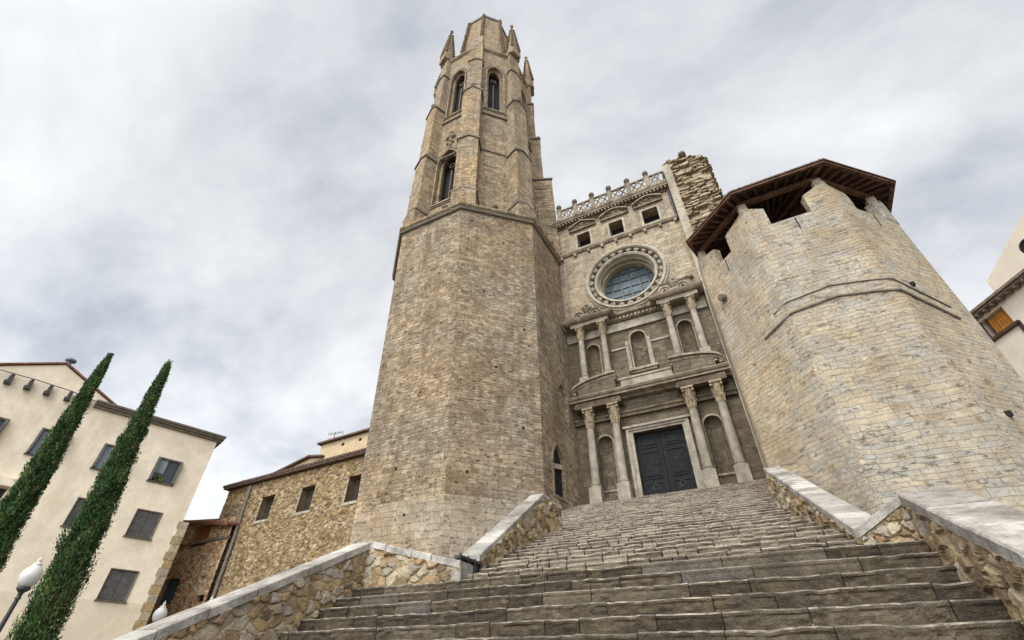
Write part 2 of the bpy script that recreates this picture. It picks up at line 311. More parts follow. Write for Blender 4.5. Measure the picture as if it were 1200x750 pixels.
        if parent is not None: o.parent = parent
        elif loc is not None: o.location = loc
        return o
def origin(o):
    p = Vector((0, 0, 0))
    while o is not None: p += o.location; o = o.parent
    return p
def tag(o, label=None, cat=None, group=None, kind=None):
    for k, v in (('label', label), ('category', cat), ('group', group), ('kind', kind)):
        if v: o[k] = v
    return o
def thing(name, loc, label, cat, group=None):
    o = bpy.data.objects.new(name, None); COL.objects.link(o); o.location = (loc[0], loc[1], loc[2]+EYE); o.empty_display_size = .5
    return tag(o, label, cat, group)
def copy_tree(o, parent=None):
    c = o.copy(); COL.objects.link(c); c.parent = parent
    for ch in list(o.children): copy_tree(ch, c)
    return c
GZ = -EYE                                    # street level seen from the eye

# outlines in a wall's own (u, v)
def rect(u0, u1, v0, v1): return [(u0, v0), (u1, v0), (u1, v1), (u0, v1)]
def round_arch(u0, u1, v0, vt, n=14):
    r = (u1-u0)/2; c = (u0+u1)/2; return [(u0, v0), (u1, v0)]+[(c+r*math.cos(math.pi*i/n), vt-r+r*math.sin(math.pi*i/n)) for i in range(n+1)]
def seg_arch(u0, u1, v0, vs, rise, n=8):
    return [(u0, v0), (u1, v0)]+[(u1+(u0-u1)*i/n, vs+rise*math.sin(math.pi*i/n)) for i in range(n+1)]
def pointed(u0, u1, v0, vt, n=8, k=1.0):
    wd = u1-u0; c = (u0+u1)/2; rad = wd*k; h = math.sqrt(max(.01, rad*rad-(rad-wd/2)**2)); vs = vt-h; pts = [(u0, v0), (u1, v0)]
    a1 = math.acos((rad-wd/2)/rad)
    pts += [(u1-rad+rad*math.cos(a1*i/n), vs+rad*math.sin(a1*i/n)) for i in range(n+1)]
    pts += [(u0+rad-rad*math.cos(a1*(n-i)/n), vs+rad*math.sin(a1*(n-i)/n)) for i in range(1, n+1)]
    return pts
def circle(cu, cv, r, n=48): return [(cu+r*math.cos(2*math.pi*i/n), cv+r*math.sin(2*math.pi*i/n)) for i in range(n)]
def grow(loop, d):
    n = len(loop); o = []
    A = sum(loop[i][0]*loop[(i+1) % n][1]-loop[(i+1) % n][0]*loop[i][1] for i in range(n)); sg = 1 if A > 0 else -1
    for i in range(n):
        p0, p1, p2 = Vector(loop[i-1]), Vector(loop[i]), Vector(loop[(i+1) % n])
        if (p1-p0).length < 1e-5 or (p2-p1).length < 1e-5: e0 = e1 = (p2-p0).normalized()
        else: e0 = (p1-p0).normalized(); e1 = (p2-p1).normalized()
        n0 = Vector((e0.y, -e0.x))*sg; n1 = Vector((e1.y, -e1.x))*sg; m = (n0+n1)/max(.3, 1+n0.dot(n1)); o.append((p1.x+m.x*d, p1.y+m.y*d))
    return o
def ssm(x, a, b): t = np.clip((x-a)/(b-a), 0, 1); return t*t*(3-2*t)

# value noise in numpy, for worn edges and ragged stone
_tab = rng.random((64, 64, 64))
def vnoise(p, s):
    p = np.asarray(p, float)*s; i = np.floor(p).astype(int); f = p-i; f = f*f*(3-2*f); r = 0
    for dx in (0, 1):
        for dy in (0, 1):
            for dz in (0, 1):
                wgt = (f[..., 0] if dx else 1-f[..., 0])*(f[..., 1] if dy else 1-f[..., 1])*(f[..., 2] if dz else 1-f[..., 2])
                r = r+wgt*_tab[(i[..., 0]+dx) % 64, (i[..., 1]+dy) % 64, (i[..., 2]+dz) % 64]
    return r-.5

def rubble(mb, f3, U, zb, zt, su, sv, res, depth=.05, jit=.03, joint=.085, seed=0, edge0=True):
    """a rubble face: every stone is its own bulge. f3(u, z, h) -> point; zb, zt functions of u"""
    g = np.random.default_rng(seed); nu = max(2, int((U[1]-U[0])/res)); us = np.linspace(U[0], U[1], nu+1)
    zmin = min(zb(u) for u in us); zmax = max(zt(u) for u in us); nv = max(2, int((zmax-zmin)/res))
    cu = np.arange(U[0]-su*2, U[1]+su*2, su); cv = np.arange(zmin-sv*2, zmax+sv*2, sv)
    pu, pv = np.meshgrid(cu, cv); pu = pu+g.uniform(-.42, .42, pu.shape)*su+(np.arange(len(cv)) % 2)[:, None]*su*.5; pv = pv+g.uniform(-.38, .38, pv.shape)*sv
    keep = g.random(pu.shape) > .22; pu = pu[keep]; pv = pv[keep]; wt = g.uniform(.7, 1.25, pu.size); ton = g.random(pu.size); off = g.uniform(-1, 1, pu.size)
    t = np.linspace(0, 1, nv+1); UU = np.repeat(us[None], nv+1, 0); ZB = np.array([zb(u) for u in us]); ZT = np.array([zt(u) for u in us]); ZZ = ZB+(ZT-ZB)*t[:, None]
    def near(u, z):
        wu = u+.22*su*vnoise(np.stack([u, z, u*0+seed], -1), 1.8/su); wz = z+.22*sv*vnoise(np.stack([u, z, u*0+seed+9], -1), 1.8/sv)
        d1 = np.full(u.shape, 9e9); d2 = d1.copy(); k1 = np.zeros(u.shape, int)
        for k in range(pu.size):
            a_ = np.abs(wu-pu[k])/su; b_ = np.abs(wz-pv[k])/sv; d = (.55*np.maximum(a_, b_)+.45*np.sqrt(a_*a_+b_*b_))/wt[k]; m = d < d1
            d2 = np.where(m, d1, np.minimum(d2, d)); k1 = np.where(m, k, k1); d1 = np.where(m, d, d1)
        return d2-d1, k1
    e, k = near(UU, ZZ)
    H = ssm(e, joint*.5, joint*2.4)*depth*(1+.4*off[k])+off[k]*jit*ssm(e, joint, joint*2)+.4*depth*vnoise(np.stack([UU, ZZ, UU*0], -1), 2.2/su)+.3*depth*vnoise(np.stack([UU, ZZ, UU*0+4], -1), 6/su)
    if edge0: H[:, 0] = H[:, -1] = 0; H[0] = H[-1] = 0
    vs = [f3(UU[i, j], ZZ[i, j], H[i, j]) for i in range(nv+1) for j in range(nu+1)]
    ec, kc = near((UU[:-1, :-1]+UU[1:, 1:])/2, (ZZ[:-1, :-1]+ZZ[1:, 1:])/2)
    fs = []; to = []
    for i in range(nv):
        for j in range(nu):
            a = i*(nu+1)+j; fs.append((a, a+1, a+nu+2, a+nu+1)); to.append(float(ton[kc[i, j]]) if ec[i, j] > joint else -1.0)
    mb.add(vs, fs, to)

# ================================================================== GROUND
g = MB(); g.add([(-1500, -1500, GZ), (1500, -1500, GZ), (1500, 1500, GZ), (-1500, 1500, GZ)], [(0, 1, 2, 3)])
tag(g.build('ground', M['street'], fixn=False), kind='structure')
t = MB(); t.prism([(-13, 8.3), (-5.4, 8.3), (-6.1, 14.2), (-6.6, 15), (-8.5, 24), (-13, 24)], GZ, 1.25)
t.prism([(1.75, 7.8), (4, 9.5), (8, 13), (8, 24), (.9, 24), (.55, 14.2), (1.2, 8)], GZ, 1.2)
tag(t.build('terrace_ground', M['soil']), kind='structure')

# ================================================================== STAIRCASE
stair = thing('stone_staircase', (-2.9, 2.3, GZ), 'broad weathered stone staircase climbing to the church door', 'staircase')
RIS, TR = .19, .335
def step_mesh(Y, z, x0, x1, tread, rise, dx, wear, wmin, wmax, seed):
    g = np.random.default_rng(seed); mb = MB(); bnd = [x0]
    while bnd[-1] < x1: bnd.append(bnd[-1]+g.uniform(wmin, wmax)*(g.random()*.5+.75))
    bnd[-1] = x1
    for b0, b1 in zip(bnd, bnd[1:]):
        if b1-b0 < .03: continue
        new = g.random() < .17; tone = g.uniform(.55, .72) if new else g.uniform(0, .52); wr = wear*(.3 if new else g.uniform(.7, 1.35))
        oy, oz = g.uniform(-.3, .3)*wear, (0 if new else -g.uniform(0, .2)*wear); n = max(3, int((b1-b0)/dx)); jg = .005 if wmax > 1 else .012; xs = np.linspace(b0+jg, b1-jg, n+1)
        p = np.stack([xs+g.uniform(0, 9), xs*0+Y+g.uniform(0, 9), xs*0+z], -1)
        a = vnoise(p, 1.3)+.55*vnoise(p+5, 4.7)+.3*vnoise(p+11, 13); dz = -np.abs(a)*wr*2.0; dy = np.abs(vnoise(p+3, 4.1)+.5*vnoise(p+8, 11))*wr*1.1
        c = vnoise(p+17, 7)*wr; c2 = vnoise(p+23, 9)*wr; c3 = vnoise(p+29, 8)*wr
        en = np.clip(np.minimum(xs-b0, b1-xs)/.04, 0, 1); en = (1-en)*(.022 if wmax > 1 else .04)
        rows = [(Y+oy+.03+en, z-rise-.03+xs*0), (Y+oy+.018+c*1.1+en, z-rise*.78+xs*0), (Y+oy+.012+c2*1.2+en, z-rise*.55+xs*0), (Y+oy+.014+c3*1.1+en, z-rise*.34+dz*.4),
                (Y+oy+.004+dy*.3+en, z+oz-.040+dz), (Y+oy+.004+dy*.4+en, z+oz-.018+dz), (Y+oy+.02+dy*.7+en*.5, z+oz-.003+dz), (Y+oy+.06+dy, z+oz+dz*.8), (Y+tread*.6, z+oz*.6+dz*.35), (Y+tread+.09, z+xs*0)]
        row_shade = [tone*.85, tone*.85, tone*.85, tone*.75, tone*.85, .78, .90, .5+tone*.5, .4+tone*.5]  # riser rows darkened for shade, nosing rows paled as worn, light-catching edges
        vs = []
        for y_, z_ in rows: vs += [(float(x), float(y), float(q)) for x, y, q in zip(xs, np.broadcast_to(y_, xs.shape), np.broadcast_to(z_, xs.shape))]
        fs = [(r*(n+1)+i, r*(n+1)+i+1, (r+1)*(n+1)+i+1, (r+1)*(n+1)+i) for r in range(len(rows)-1) for i in range(n)]
        jit = g.normal(0, 1, (len(rows)-1, n)); jit[:, 1:] = .6*jit[:, 1:]+.6*jit[:, :-1]; tt = [float(np.clip(row_shade[r]+(.03 if new else .11)*jit[r, i], 0, 1 if r > 4 else (.74 if new else .56))) for r in range(len(rows)-1) for i in range(n)]
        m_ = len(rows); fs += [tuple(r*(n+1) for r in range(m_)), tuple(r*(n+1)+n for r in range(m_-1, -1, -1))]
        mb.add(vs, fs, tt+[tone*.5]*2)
    return mb
for i in range(16):
    z = GZ+RIS*(i+1); Y = 7.4-(15-i)*TR; last = i == 15
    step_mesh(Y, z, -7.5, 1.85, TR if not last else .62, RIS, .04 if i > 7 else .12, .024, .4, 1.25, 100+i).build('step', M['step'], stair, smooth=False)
Z0, Z1 = 1.42, 7.27; NU = 31; ys = [7.4+.57]; rz = (Z1-Z0)/NU
for i in range(NU): ys.append(ys[-1]+.535-.085*i/(NU-1))
ks = (22.95-ys[0])/(ys[NU-1]-ys[0]); ys = [ys[0]+(y-ys[0])*ks for y in ys]
def stair_z(Y): return float(np.interp(Y, [7.4]+ys[:NU], [Z0]+[Z0+rz*(i+1) for i in range(NU)]))
for i in range(NU):
    Y = ys[i]; z = Z0+rz*(i+1); wl = -5.45-.1*(Y-8) if Y < 14.3 else -8.75; wr = 1.25-.11*(Y-7.9) if Y < 14 else .95
    tr = (ys[i+1]-Y) if i < NU-1 else 1.6
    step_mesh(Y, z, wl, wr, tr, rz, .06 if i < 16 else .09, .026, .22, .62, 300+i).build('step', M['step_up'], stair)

# ================================================================== PARAPETS
def coping(name, parent, path, wid, th, seg=.75, over=.05, seed=1, mat='coping'):
    """row of coping slabs along 3-D polyline (top edge, stair side); wid to the outer side"""
    g = np.random.default_rng(seed); mb = MB()
    for a, b in zip(path, path[1:]):
        a, b = Vector(a), Vector(b); L_ = (b-a).length; n = max(1, round(L_/seg)); d = (b-a)/L_; h = Vector((d.y, -d.x, 0)).normalized()*(1 if wid > 0 else -1); q = abs(wid)
        cuts = [0]+[(k+g.uniform(-.18, .18))/n*L_ for k in range(1, n)]+[L_]
        for c0, c1 in zip(cuts, cuts[1:]):
            o = a+d*(c0+.009)-h*over+Vector((0, 0, g.uniform(-.012, .012))); e_ = d*(c1-c0-.018); up = Vector((0, 0, th)); B = .02
            P = []
            for s_, e2 in ((0, 0), (1, 0)):
                p = o+e_*s_; P += [p-up, p-up*.15, p+h*B, p+h*(q+2*over-B), p+h*(q+2*over)-up*.15, p+h*(q+2*over)-up]
            mb.loft([P[:6], P[6:]], True, True, True, float(g.random()))
    return mb.build(name, M[mat], parent)
def lerp_path(path):
    Ls = [0]
    for a, b in zip(path, path[1:]): Ls.append(Ls[-1]+math.hypot(b[0]-a[0], b[1]-a[1]))
    def at(s_): return tuple(float(np.interp(s_, Ls, [p[k] for p in path])) for k in range(3))
    return Ls, at
def wall_faces(mb, path, th, zb, wid, su, sv, res, seed, depth=.05, back=True):
    """rubble face on the stair side plus plain core behind, following the path below the coping"""
    Ls, at = lerp_path(path)
    for k, (a, b) in enumerate(zip(path, path[1:])):
        d = Vector((b[0]-a[0], b[1]-a[1], 0)); L_ = d.length; d = d/L_; h = Vector((d.y, -d.x, 0))*(1 if wid > 0 else -1)
        A = Vector(a)
        f3 = lambda u, z, q, A=A, d=d, h=h: tuple(Vector((A.x, A.y, 0))+d*u-h*q+Vector((0, 0, z)))
        rubble(mb, f3, (0, L_), lambda u: zb, lambda u, a=a, b=b, L_=L_: a[2]+(b[2]-a[2])*u/L_-th+.01, su, sv, res, depth=depth, jit=depth*.5, seed=seed+k)
        w_ = abs(wid); P = [A+h*w_, A+d*L_+h*w_]
        mb.add([(A.x, A.y, zb), (b[0], b[1], zb), (P[1].x, P[1].y, zb), (P[0].x, P[0].y, zb), (A.x, A.y, a[2]-th), (b[0], b[1], b[2]-th), (P[1].x, P[1].y, b[2]-th), (P[0].x, P[0].y, a[2]-th)],
               [(2, 3, 7, 6), (3, 0, 4, 7), (1, 2, 6, 5)], .4)
# lower left: from the street up to the peak, then down to the gate
P1 = [(-7.28, 1.9, -.62), (-7.25, 7.7, 2.31)]; P1b = [(-7.25, 7.7, 2.31), (-5.06, 7.78, 1.79)]
lw = thing('parapet_wall', (-7.3, 5, GZ), 'rubble parapet with grey coping left of the lower steps, rising to a peak', 'parapet wall', 'stair parapets')
mb = MB(); wall_faces(mb, P1[::-1], .13, GZ, 1*.42, .19, .135, .022, 11, .035); wall_faces(mb, P1b[::-1], .12, GZ, .4, .2, .15, .022, 21, .032)
mb.build('wall', M['rubble'], lw)
coping('coping', lw, P1[::-1], .44, .14, .78, .05, 3); coping('coping', lw, P1b[::-1], .42, .12, .6, .04, 4)
e_ = MB(); e_.box(-5.24, -5.05, 7.76, 8.18, 1.3, 1.69); e_.build('end_post', M['coping'], lw)
# lower right
P2 = [(1.70, 1.9, -.67), (1.66, 7.56, 1.98)]; P2b = [(1.66, 7.56, 1.98), (1.09, 7.92, 1.70)]
rw = thing('parapet_wall', (1.7, 5, GZ), 'rubble parapet with broad pale coping right of the lower steps', 'parapet wall', 'stair parapets')
mb = MB(); wall_faces(mb, P2, .13, GZ, .46, .15, .125, .021, 31, .035); wall_faces(mb, P2b, .12, GZ, .4, .15, .12, .02, 41, .03)
mb.build('wall', M['rubble'], rw)
coping('coping', rw, P2, .50, .14, .95, .05, 5); coping('coping', rw, P2b, .30, .12, .7, .04, 6)
# upper right
P3 = [(1.09, 7.93, 1.70), (.43, 14.0, 4.72)]
ur = thing('parapet_wall', (1, 9, 1.4), 'narrow rubble parapet climbing beside the defence tower along the upper steps', 'parapet wall', 'stair parapets')
mb = MB(); wall_faces(mb, P3, .12, 1.2, .36, .19, .14, .036, 51, .04); mb.build('wall', M['rubble'], ur)
coping('coping', ur, P3, .36, .12, .9, .04, 7)
# upper left
P4 = [(-5.22, 8.6, 2.05), (-5.92, 13.5, 4.78)]; P4b = [(-5.92, 13.5, 4.78), (-5.75, 14.5, 4.66)]
ul = thing('parapet_wall', (-5.4, 9, 1.4), 'rubble parapet leaning up against the bell tower left of the upper steps', 'parapet wall', 'stair parapets')
mb = MB(); wall_faces(mb, P4[::-1], .12, 1.2, .36, .2, .15, .04, 61, .04); wall_faces(mb, P4b[::-1], .12, 1.5, .36, .24, .18, .05, 66, .05); mb.build('wall', M['rubble'], ul)
coping('coping', ul, P4[::-1], .36, .12, .9, .04, 8); coping('coping', ul, P4b[::-1], .3, .12, .6, .03, 9)
# iron gate between them
gt = thing('iron_gate', (-5.15, 8.2, 1.25), 'low black iron gate in the gap between the left parapets', 'gate')
mb = MB(); mb.box(-5.20, -5.14, 7.82, 8.58, 1.40, 1.84); mb.build('gate_panel', M['iron'], gt)
mb = MB()
for yy in (7.83, 8.1, 8.34, 8.57): mb.tube([(-5.12, yy, 1.25), (-5.12, yy, 1.92)], .022, 6)
mb.box(-5.23, -5.09, 7.78, 8.60, 1.84, 1.89); mb.build('gate_frame', M['iron'], gt)

# ================================================================== BELL TOWER
tw = thing('bell_tower', (-14.9, 22, GZ), 'tall octagonal gothic stone bell tower with a truncated spire', 'bell tower')
TOPP = [(-17.46, 15.97), (-12.44, 15.97), (-8.66, 19.4), (-8.5, 24.1), (-12.0, 27.9), (-17.4, 27.9), (-21.0, 24.2), (-20.99, 19.5)]
BOTP = [(-17.13, 16.92), (-12.03, 16.92), (-8.70, 20.1), (-8.10, 24.05), (-11.6, 28.4), (-17.0, 28.4), (-20.5, 25), (-20.4, 20.5)]
ZT, ZB = 26.06, 4.7
def shaft_pt(k, z): f = (z-ZB)/(ZT-ZB); a, b = BOTP[k % 8], TOPP[k % 8]; return (a[0]+(b[0]-a[0])*f, a[1]+(b[1]-a[1])*f, z)
mb = MB()
for k in range(8):
    if k == 2: continue
    zs = np.linspace(6.6, ZT, 9); mb.loft([[shaft_pt(k, z), shaft_pt(k+1, z)] for z in zs], False, False, False)
mb.add([shaft_pt(k, ZT) for k in range(8)], [tuple(range(8))])
bs = MB()
for k in range(8):
    if k == 2: continue
    bs.loft([[shaft_pt(k, z), shaft_pt(k+1, z)] for z in (GZ, 3, 6.6)], False, False, False)
bs.build('base_course', M['tower_base'], tw)
C0, D0 = Vector((-8.68, 19.8, 0)), Vector((-8.3, 24.08, 0)); WCD = (D0-C0).length
def cd(s_, z, d):
    a = Vector(shaft_pt(2, z)); b = Vector(shaft_pt(3, z)); n = Vector((-(b-a).y, (b-a).x, 0)).normalized(); return tuple(a+(b-a)*(s_/WCD)+n*d)
lo = pointed(1.02, 2.16, 7.3, 9.95); up = pointed(2.2, 3.32, 11.6, 14.2)
mb.panel(cd, rect(0, WCD, GZ, ZT), (lo, up)); mb.reveal(cd, lo, 0, .16); mb.reveal(cd, up, 0, .22); mb.fill(cd, up, .22)
mb.build('shaft', M['tower'], tw)
mb = MB(); mb.fill(cd, lo, .16); o_ = mb.build('window', M['dark'], tw)
mb = MB(); mb.band(cd, lo, grow(lo, .14), .0, -.05); mb.build('window_surround', M['tower'], tw)
mb = MB(); mb.add([cd(u, z, d) for d in (.05, .13) for u, z in ((1.06, 8.62), (2.12, 8.82), (2.12, 9.06), (1.06, 8.86))], [(0, 1, 2, 3), (4, 5, 6, 7), (0, 1, 5, 4), (2, 3, 7, 6)]); mb.build('window_bar', M['pale'], tw)
mb = MB(); mb.sweep(TOPP[::1], [(-.05, ZT-.42), (.05, ZT-.36), (.10, ZT-.18), (.24, ZT-.05), (.26, ZT+.06), (.1, ZT+.22), (-.3, ZT+.42), (-.3, ZT-.42)], True); mb.build('ledge', M['tower_up'], tw)
mb = MB(); mb.sweep(TOPP, [(.0, ZT-.5), (.14, ZT-.47), (.2, ZT-.32), (.0, ZT-.3)], True); mb.build('drip_moulding', M['ledge_dark'], tw)

for x, y in ((-10.75, 17.62), (-13.9, 16.05)):
    mb = MB(); mb.ball((x, y, ZT+.62), .26, 8, .9); mb.tube([(x, y+.3, ZT+.3), (x, y, ZT+.6)], .16, 7); mb.build('carved_stub', M['ledge_dark'], tw)
for k, s_, z in ((0, .8, 24.3), (0, 3.6, 20.2), (0, 1.5, 16.4), (0, 3.1, 12.0), (0, 2.1, 8.1), (1, .7, 24.6), (1, 2.9, 23.1), (1, 1.6, 18.6), (1, 4.0, 16.2), (1, 2.3, 13.4), (1, 3.7, 10.1), (1, .9, 7.6), (0, 2.9, 5.9)):
    a = Vector(shaft_pt(k, z)); b = Vector(shaft_pt(k+1, z)); d = (b-a).normalized(); n = Vector((d.y, -d.x, 0)); p = a+d*s_; mb = MB()
    mb.obox(p-n*.3, d*.13, n*.306, (0, 0, .15)); mb.build('putlog_hole', M['dark'], tw)
CX, CY = -14.88, 21.95
def lean(V):
    V = V.copy(); V[:, 0] += -.029*(V[:, 2]-ZT); V[:, 1] += .000*(V[:, 2]-ZT); return V
ANG = [R(-112.5+45*k) for k in range(8)]     # corner directions A, B, C, D ...
def octa(ap, z, c=(CX, CY)): r = ap/math.cos(R(22.5)); return [(c[0]+r*math.cos(a), c[1]+r*math.sin(a), z) for a in ANG]
CORE = 5.05; RC = CORE/math.cos(R(22.5)); SIDE = 2*CORE*math.tan(R(22.5)); ZP = 56.2
core = MB()
for k in range(8):                            # face between corner k and k+1
    am = (ANG[k]+ANG[k]+R(45))/2; n = Vector((math.cos(am), math.sin(am), 0)); tv = Vector((-n.y, n.x, 0)); o = Vector((CX, CY, 0))+n*CORE
    f3 = lambda u, v, d, o=o, n=n, tv=tv: tuple(o+tv*u-n*d+Vector((0, 0, v)))
    w1 = pointed(-.98, .98, 29.0, 36.3, 8, 1.1); w2 = pointed(-.86, .86, 42.8, 52.3, 8, 1.25); holes = [w2]+([w1] if k % 2 == 0 else [])
    core.panel(f3, rect(-SIDE/2, SIDE/2, ZT, ZP), holes)
    for hI, lp in enumerate(holes):
        core.reveal(f3, lp, 0, .95)
        surr = MB(); surr.band(f3, lp, grow(lp, .14), 0, -.12); so = surr.build('belfry_window', M['tower_up'], tw, warp=lean)
        sr = MB(); sr.band(f3, grow(lp, .27), grow(lp, .36), .01, -.08); sr.build('hood_moulding', M['ledge_dark'], so, warp=lean)
        ins = grow(lp, -.24); sr = MB(); sr.band(f3, ins, grow(lp, .01), .5, .28); sr.build('inner_jamb', M['tower_up'], so, warp=lean)
        zb_, zt_ = lp[0][1], max(p[1] for p in lp); hh = zt_-zb_
        dk = MB(); dk.fill(f3, lp, .95); dk.build('dark_opening', M['dark'], so, warp=lean)
        tr_ = MB(); tr_.obox(f3(-.05, zb_, .72), tuple(tv*.1), tuple(n*.12), (0, 0, hh*.70)); tr_.build('mullion', M['lead'], so, warp=lean)
        tr_ = MB(); tr_.band(f3, circle(0, zb_+hh*.80, .22, 14), circle(0, zb_+hh*.80, .31, 14), .72, .6); tr_.build('tracery', M['lead'], so, warp=lean)
    if k % 2 == 0:                            # leafy finial over the lower window
        trac = MB(); trac.tube([f3(0, 36.7, -.06), f3(0, 39.0, -.06)], .09, 6)
        for (u, v, r_) in ((0, 37.1, .17), (0, 37.8, .15), (-.3, 38.4, .22), (.3, 38.4, .22), (0, 38.6, .2), (0, 39.1, .24), (-.28, 37.5, .14), (.28, 37.5, .14)): trac.ball(f3(u, v, -.08), r_, 6)
        trac.build('leafy_finial', M['carved'], tw, warp=lean)
core.add(octa(CORE, ZP), [tuple(range(8))])
core.build('belfry_wall', M['tower_up'], tw, warp=lean)
for z, pj in ((41.7, .16), (35.5, .1)):
    mb = MB(); mb.sweep([(p[0], p[1]) for p in octa(CORE, 0)], [(-.05, z-.22), (pj, z-.16), (pj, z-.04), (-.05, z+.2)], True); mb.build('string_course', M['ledge_dark'], tw, warp=lean)
mb = MB(); mb.sweep([(p[0], p[1]) for p in octa(CORE, 0)], [(-.05, ZP-.5), (.12, ZP-.35), (.28, ZP-.2), (.28, ZP+.02), (-.05, ZP+.18)], True); mb.build('cornice', M['tower_up'], tw, warp=lean)

def gabled(mb, kk, r0, r1, th, z0, z1, pk):
    """block at corner kk between radii, width 2*th, whose front ends in a gable of height pk"""
    a = ANG[kk]; n = Vector((math.cos(a), math.sin(a), 0)); tv = Vector((-n.y, n.x, 0)); c = Vector((CX, CY, 0)); P = lambda r_, u, z: tuple(c+n*r_+tv*u+Vector((0, 0, z)))
    ring = lambda r_: [P(r_, -th, z0), P(r_, th, z0), P(r_, th, z1), P(r_, 0, z1+pk), P(r_, -th, z1)]
    mb.loft([ring(r0), ring(r1)]); return P
def drip(mb, kk, r0, r1, th, z, pk, pr=.11, h=.2):
    a = ANG[kk]; n = Vector((math.cos(a), math.sin(a), 0)); tv = Vector((-n.y, n.x, 0)); c = Vector((CX, CY, 0)); P = lambda r_, u, z_: tuple(c+n*r_+tv*u+Vector((0, 0, z_)))
    t2 = th+pr; ring = lambda r_: [P(r_, -t2, z-.1), P(r_, 0, z+pk), P(r_, t2, z-.1), P(r_, t2, z-.1+h), P(r_, 0, z+pk+h), P(r_, -t2, z-.1+h)]
    mb.loft([ring(r0), ring(r1+pr)])
R1 = 6.28
for k in range(8):
    low_part = (k == 3)
    b = MB(); dr_ = []
    gabled(b, k, 4.6, R1+.05, .90, ZT-.2, 28.0, .5)
    gabled(b, k, 4.6, R1-.06, .84, 28.0, 35.3, .55)
    gabled(b, k, 4.6, R1-.16, .82, 35.3, 44.1, .95)
    gabled(b, k, 4.6, R1-.5, .70, 44.1, 51.8, .5)
    gabled(b, k, 4.6, R1-.6, .67, 51.8, 56.6, .0 if k == 1 else 1.0)
    dr_ += [(R1-.04, .86, 27.9, .45), (R1-.06, .84, 35.2, .5), (R1-.16, .82, 44.0, .95), (R1-.5, .70, 51.7, .5)]
    if k != 1: dr_.append((R1-.6, .67, 56.4, .95))
    if low_part:
        gabled(b, k, 4.6, R1+.55, .9, ZT-.3, 36.7, 1.1); dr_.append((R1+.55, .9, 36.6, 1.1))
    o = b.build('buttress', M['tower_up'], tw, warp=lean)
    P = gabled(MB(), k, 1, 2, .1, 0, 1, 0)
    for r_, th_, z_, pk_ in dr_: dm = MB(); drip(dm, k, 4.8, r_, th_, z_, pk_); dm.build('drip_moulding', M['ledge_dark'], o, warp=lean)
    dm = MB(); dm.ball(P(R1-.25, 0, 45.4), .27, 6); dm.build('gable_knob', M['ledge_dark'], o, warp=lean)
    pn = MB()
    if k == 1:                                # this pinnacle is lost: only its stump stands
        q = MB(); drip(q, k, 4.75, 5.5, .6, 57.0, .25, .08, .15); q.build('drip_moulding', M['ledge_dark'], o, warp=lean)
        pn.prism([P(r_, u, 0)[:2] for r_, u in ((4.65, -.6), (5.6, -.6), (5.6, .6), (4.65, .6))], 56.6, 59.1)
        pn.build('pinnacle', M['tower_up'], o, warp=lean)
    else:
        rc = 5.5; zb_, zt_ = 57.0, 66.2
        sq = lambda h_, z: [P(rc-h_, -h_, z), P(rc+h_, -h_, z), P(rc+h_, h_, z), P(rc-h_, h_, z)]
        pn.loft([sq(.62, 56.4), sq(.62, 57.8), sq(.46, 57.9), sq(.04, zt_)])
        po = pn.build('pinnacle', M['tower_up'], o, warp=lean); ck = MB()
        for q in range(9):
            f = q/9; hh = .47*(1-f)+.05*f+.07; z = 58.4+(zt_-.4-58.5)*f
            for sx, sy in ((1, 1), (1, -1), (-1, 1), (-1, -1)): ck.ball(P(rc+sx*hh, sy*hh, z), .2-.07*f, 5, .8)
        ck.ball(P(rc, 0, zt_+.1), .22, 5)
        ck.build('crocket', M['tower_up'], o, warp=lean)['kind'] = 'stuff'
# truncated spire with crockets on its ribs
sp = MB(); ZS = 74.2
def spr(f): return 3.5+(2.62-3.5)*f
sp.loft([octa(spr(0), ZP+.1), octa(spr(.5), (ZP+ZS)/2), octa(spr(1), ZS)], False, True); spo = sp.build('spire', M['tower_up'], tw, warp=lean)
ck = MB(); cp = MB()
for k in range(8):
    cp.tube([octa(spr(0)*1.005, ZP+.1)[k], octa(spr(1)*1.005, ZS)[k]], .12, 6)
    for q in range(22):
        f = (q+.5)/22; p = octa(spr(f)+.22, ZP+.1+(ZS-ZP)*f)[k]; ck.ball((p[0]+rng.uniform(-.04, .04), p[1], p[2]), .26, 5, .7)
cp.build('rib', M['tower_up'], spo, warp=lean); ck.build('crocket', M['tower_up'], spo, warp=lean)['kind'] = 'stuff'
mb = MB(); mb.sweep([(p[0], p[1]) for p in octa(2.62, 0)], [(-.4, ZS-.1), (.12, ZS-.1), (.18, ZS+.3), (-.4, ZS+.5)], True); mb.add([p for p in octa(2.4, ZS+.42)], [tuple(range(8))]); mb.build('spire_cap', M['ledge_dark'], spo, warp=lean)

# ================================================================== CHURCH FRONT
YF = 24.0
fr = thing('church_front', (-3.7, YF, Z1), 'baroque stone church front with round window between the bell tower and the defence tower', 'church front')
ff = lambda u, v, d: (u, YF+d, v)
def at(X, z, Y): k = Y/24.0; return X*k, z*k
XC = -3.70
door_h = rect(-5.0, -2.36, 7.0, 10.95); rose = circle(-3.75, 22.35, 2.6, 56)
wins = [rect(a, b, 26.66, 28.15) for a, b in ((-6.84, -5.79), (-4.22, -3.17), (-1.66, -.52))]
n_c = round_arch(-4.22, -3.29, 14.9, 17.55)
sides_u = [round_arch(x-.42, x+.42, 14.9, 17.4) for x in (-6.68, -.93)]; sides_l = [round_arch(x-.43, x+.43, 8.1, 11.1) for x in (-6.62, -.90)]
wall = MB()
pw = MB(); pw.panel(ff, [(-9.2, 4), (4.5, 4), (4.5, 18.2), (-9.2, 18.2)], [door_h, n_c, *sides_u, *sides_l]); pw.reveal(ff, door_h, 0, .5); pw.build('portal_wall', M['front_shaded'], fr)
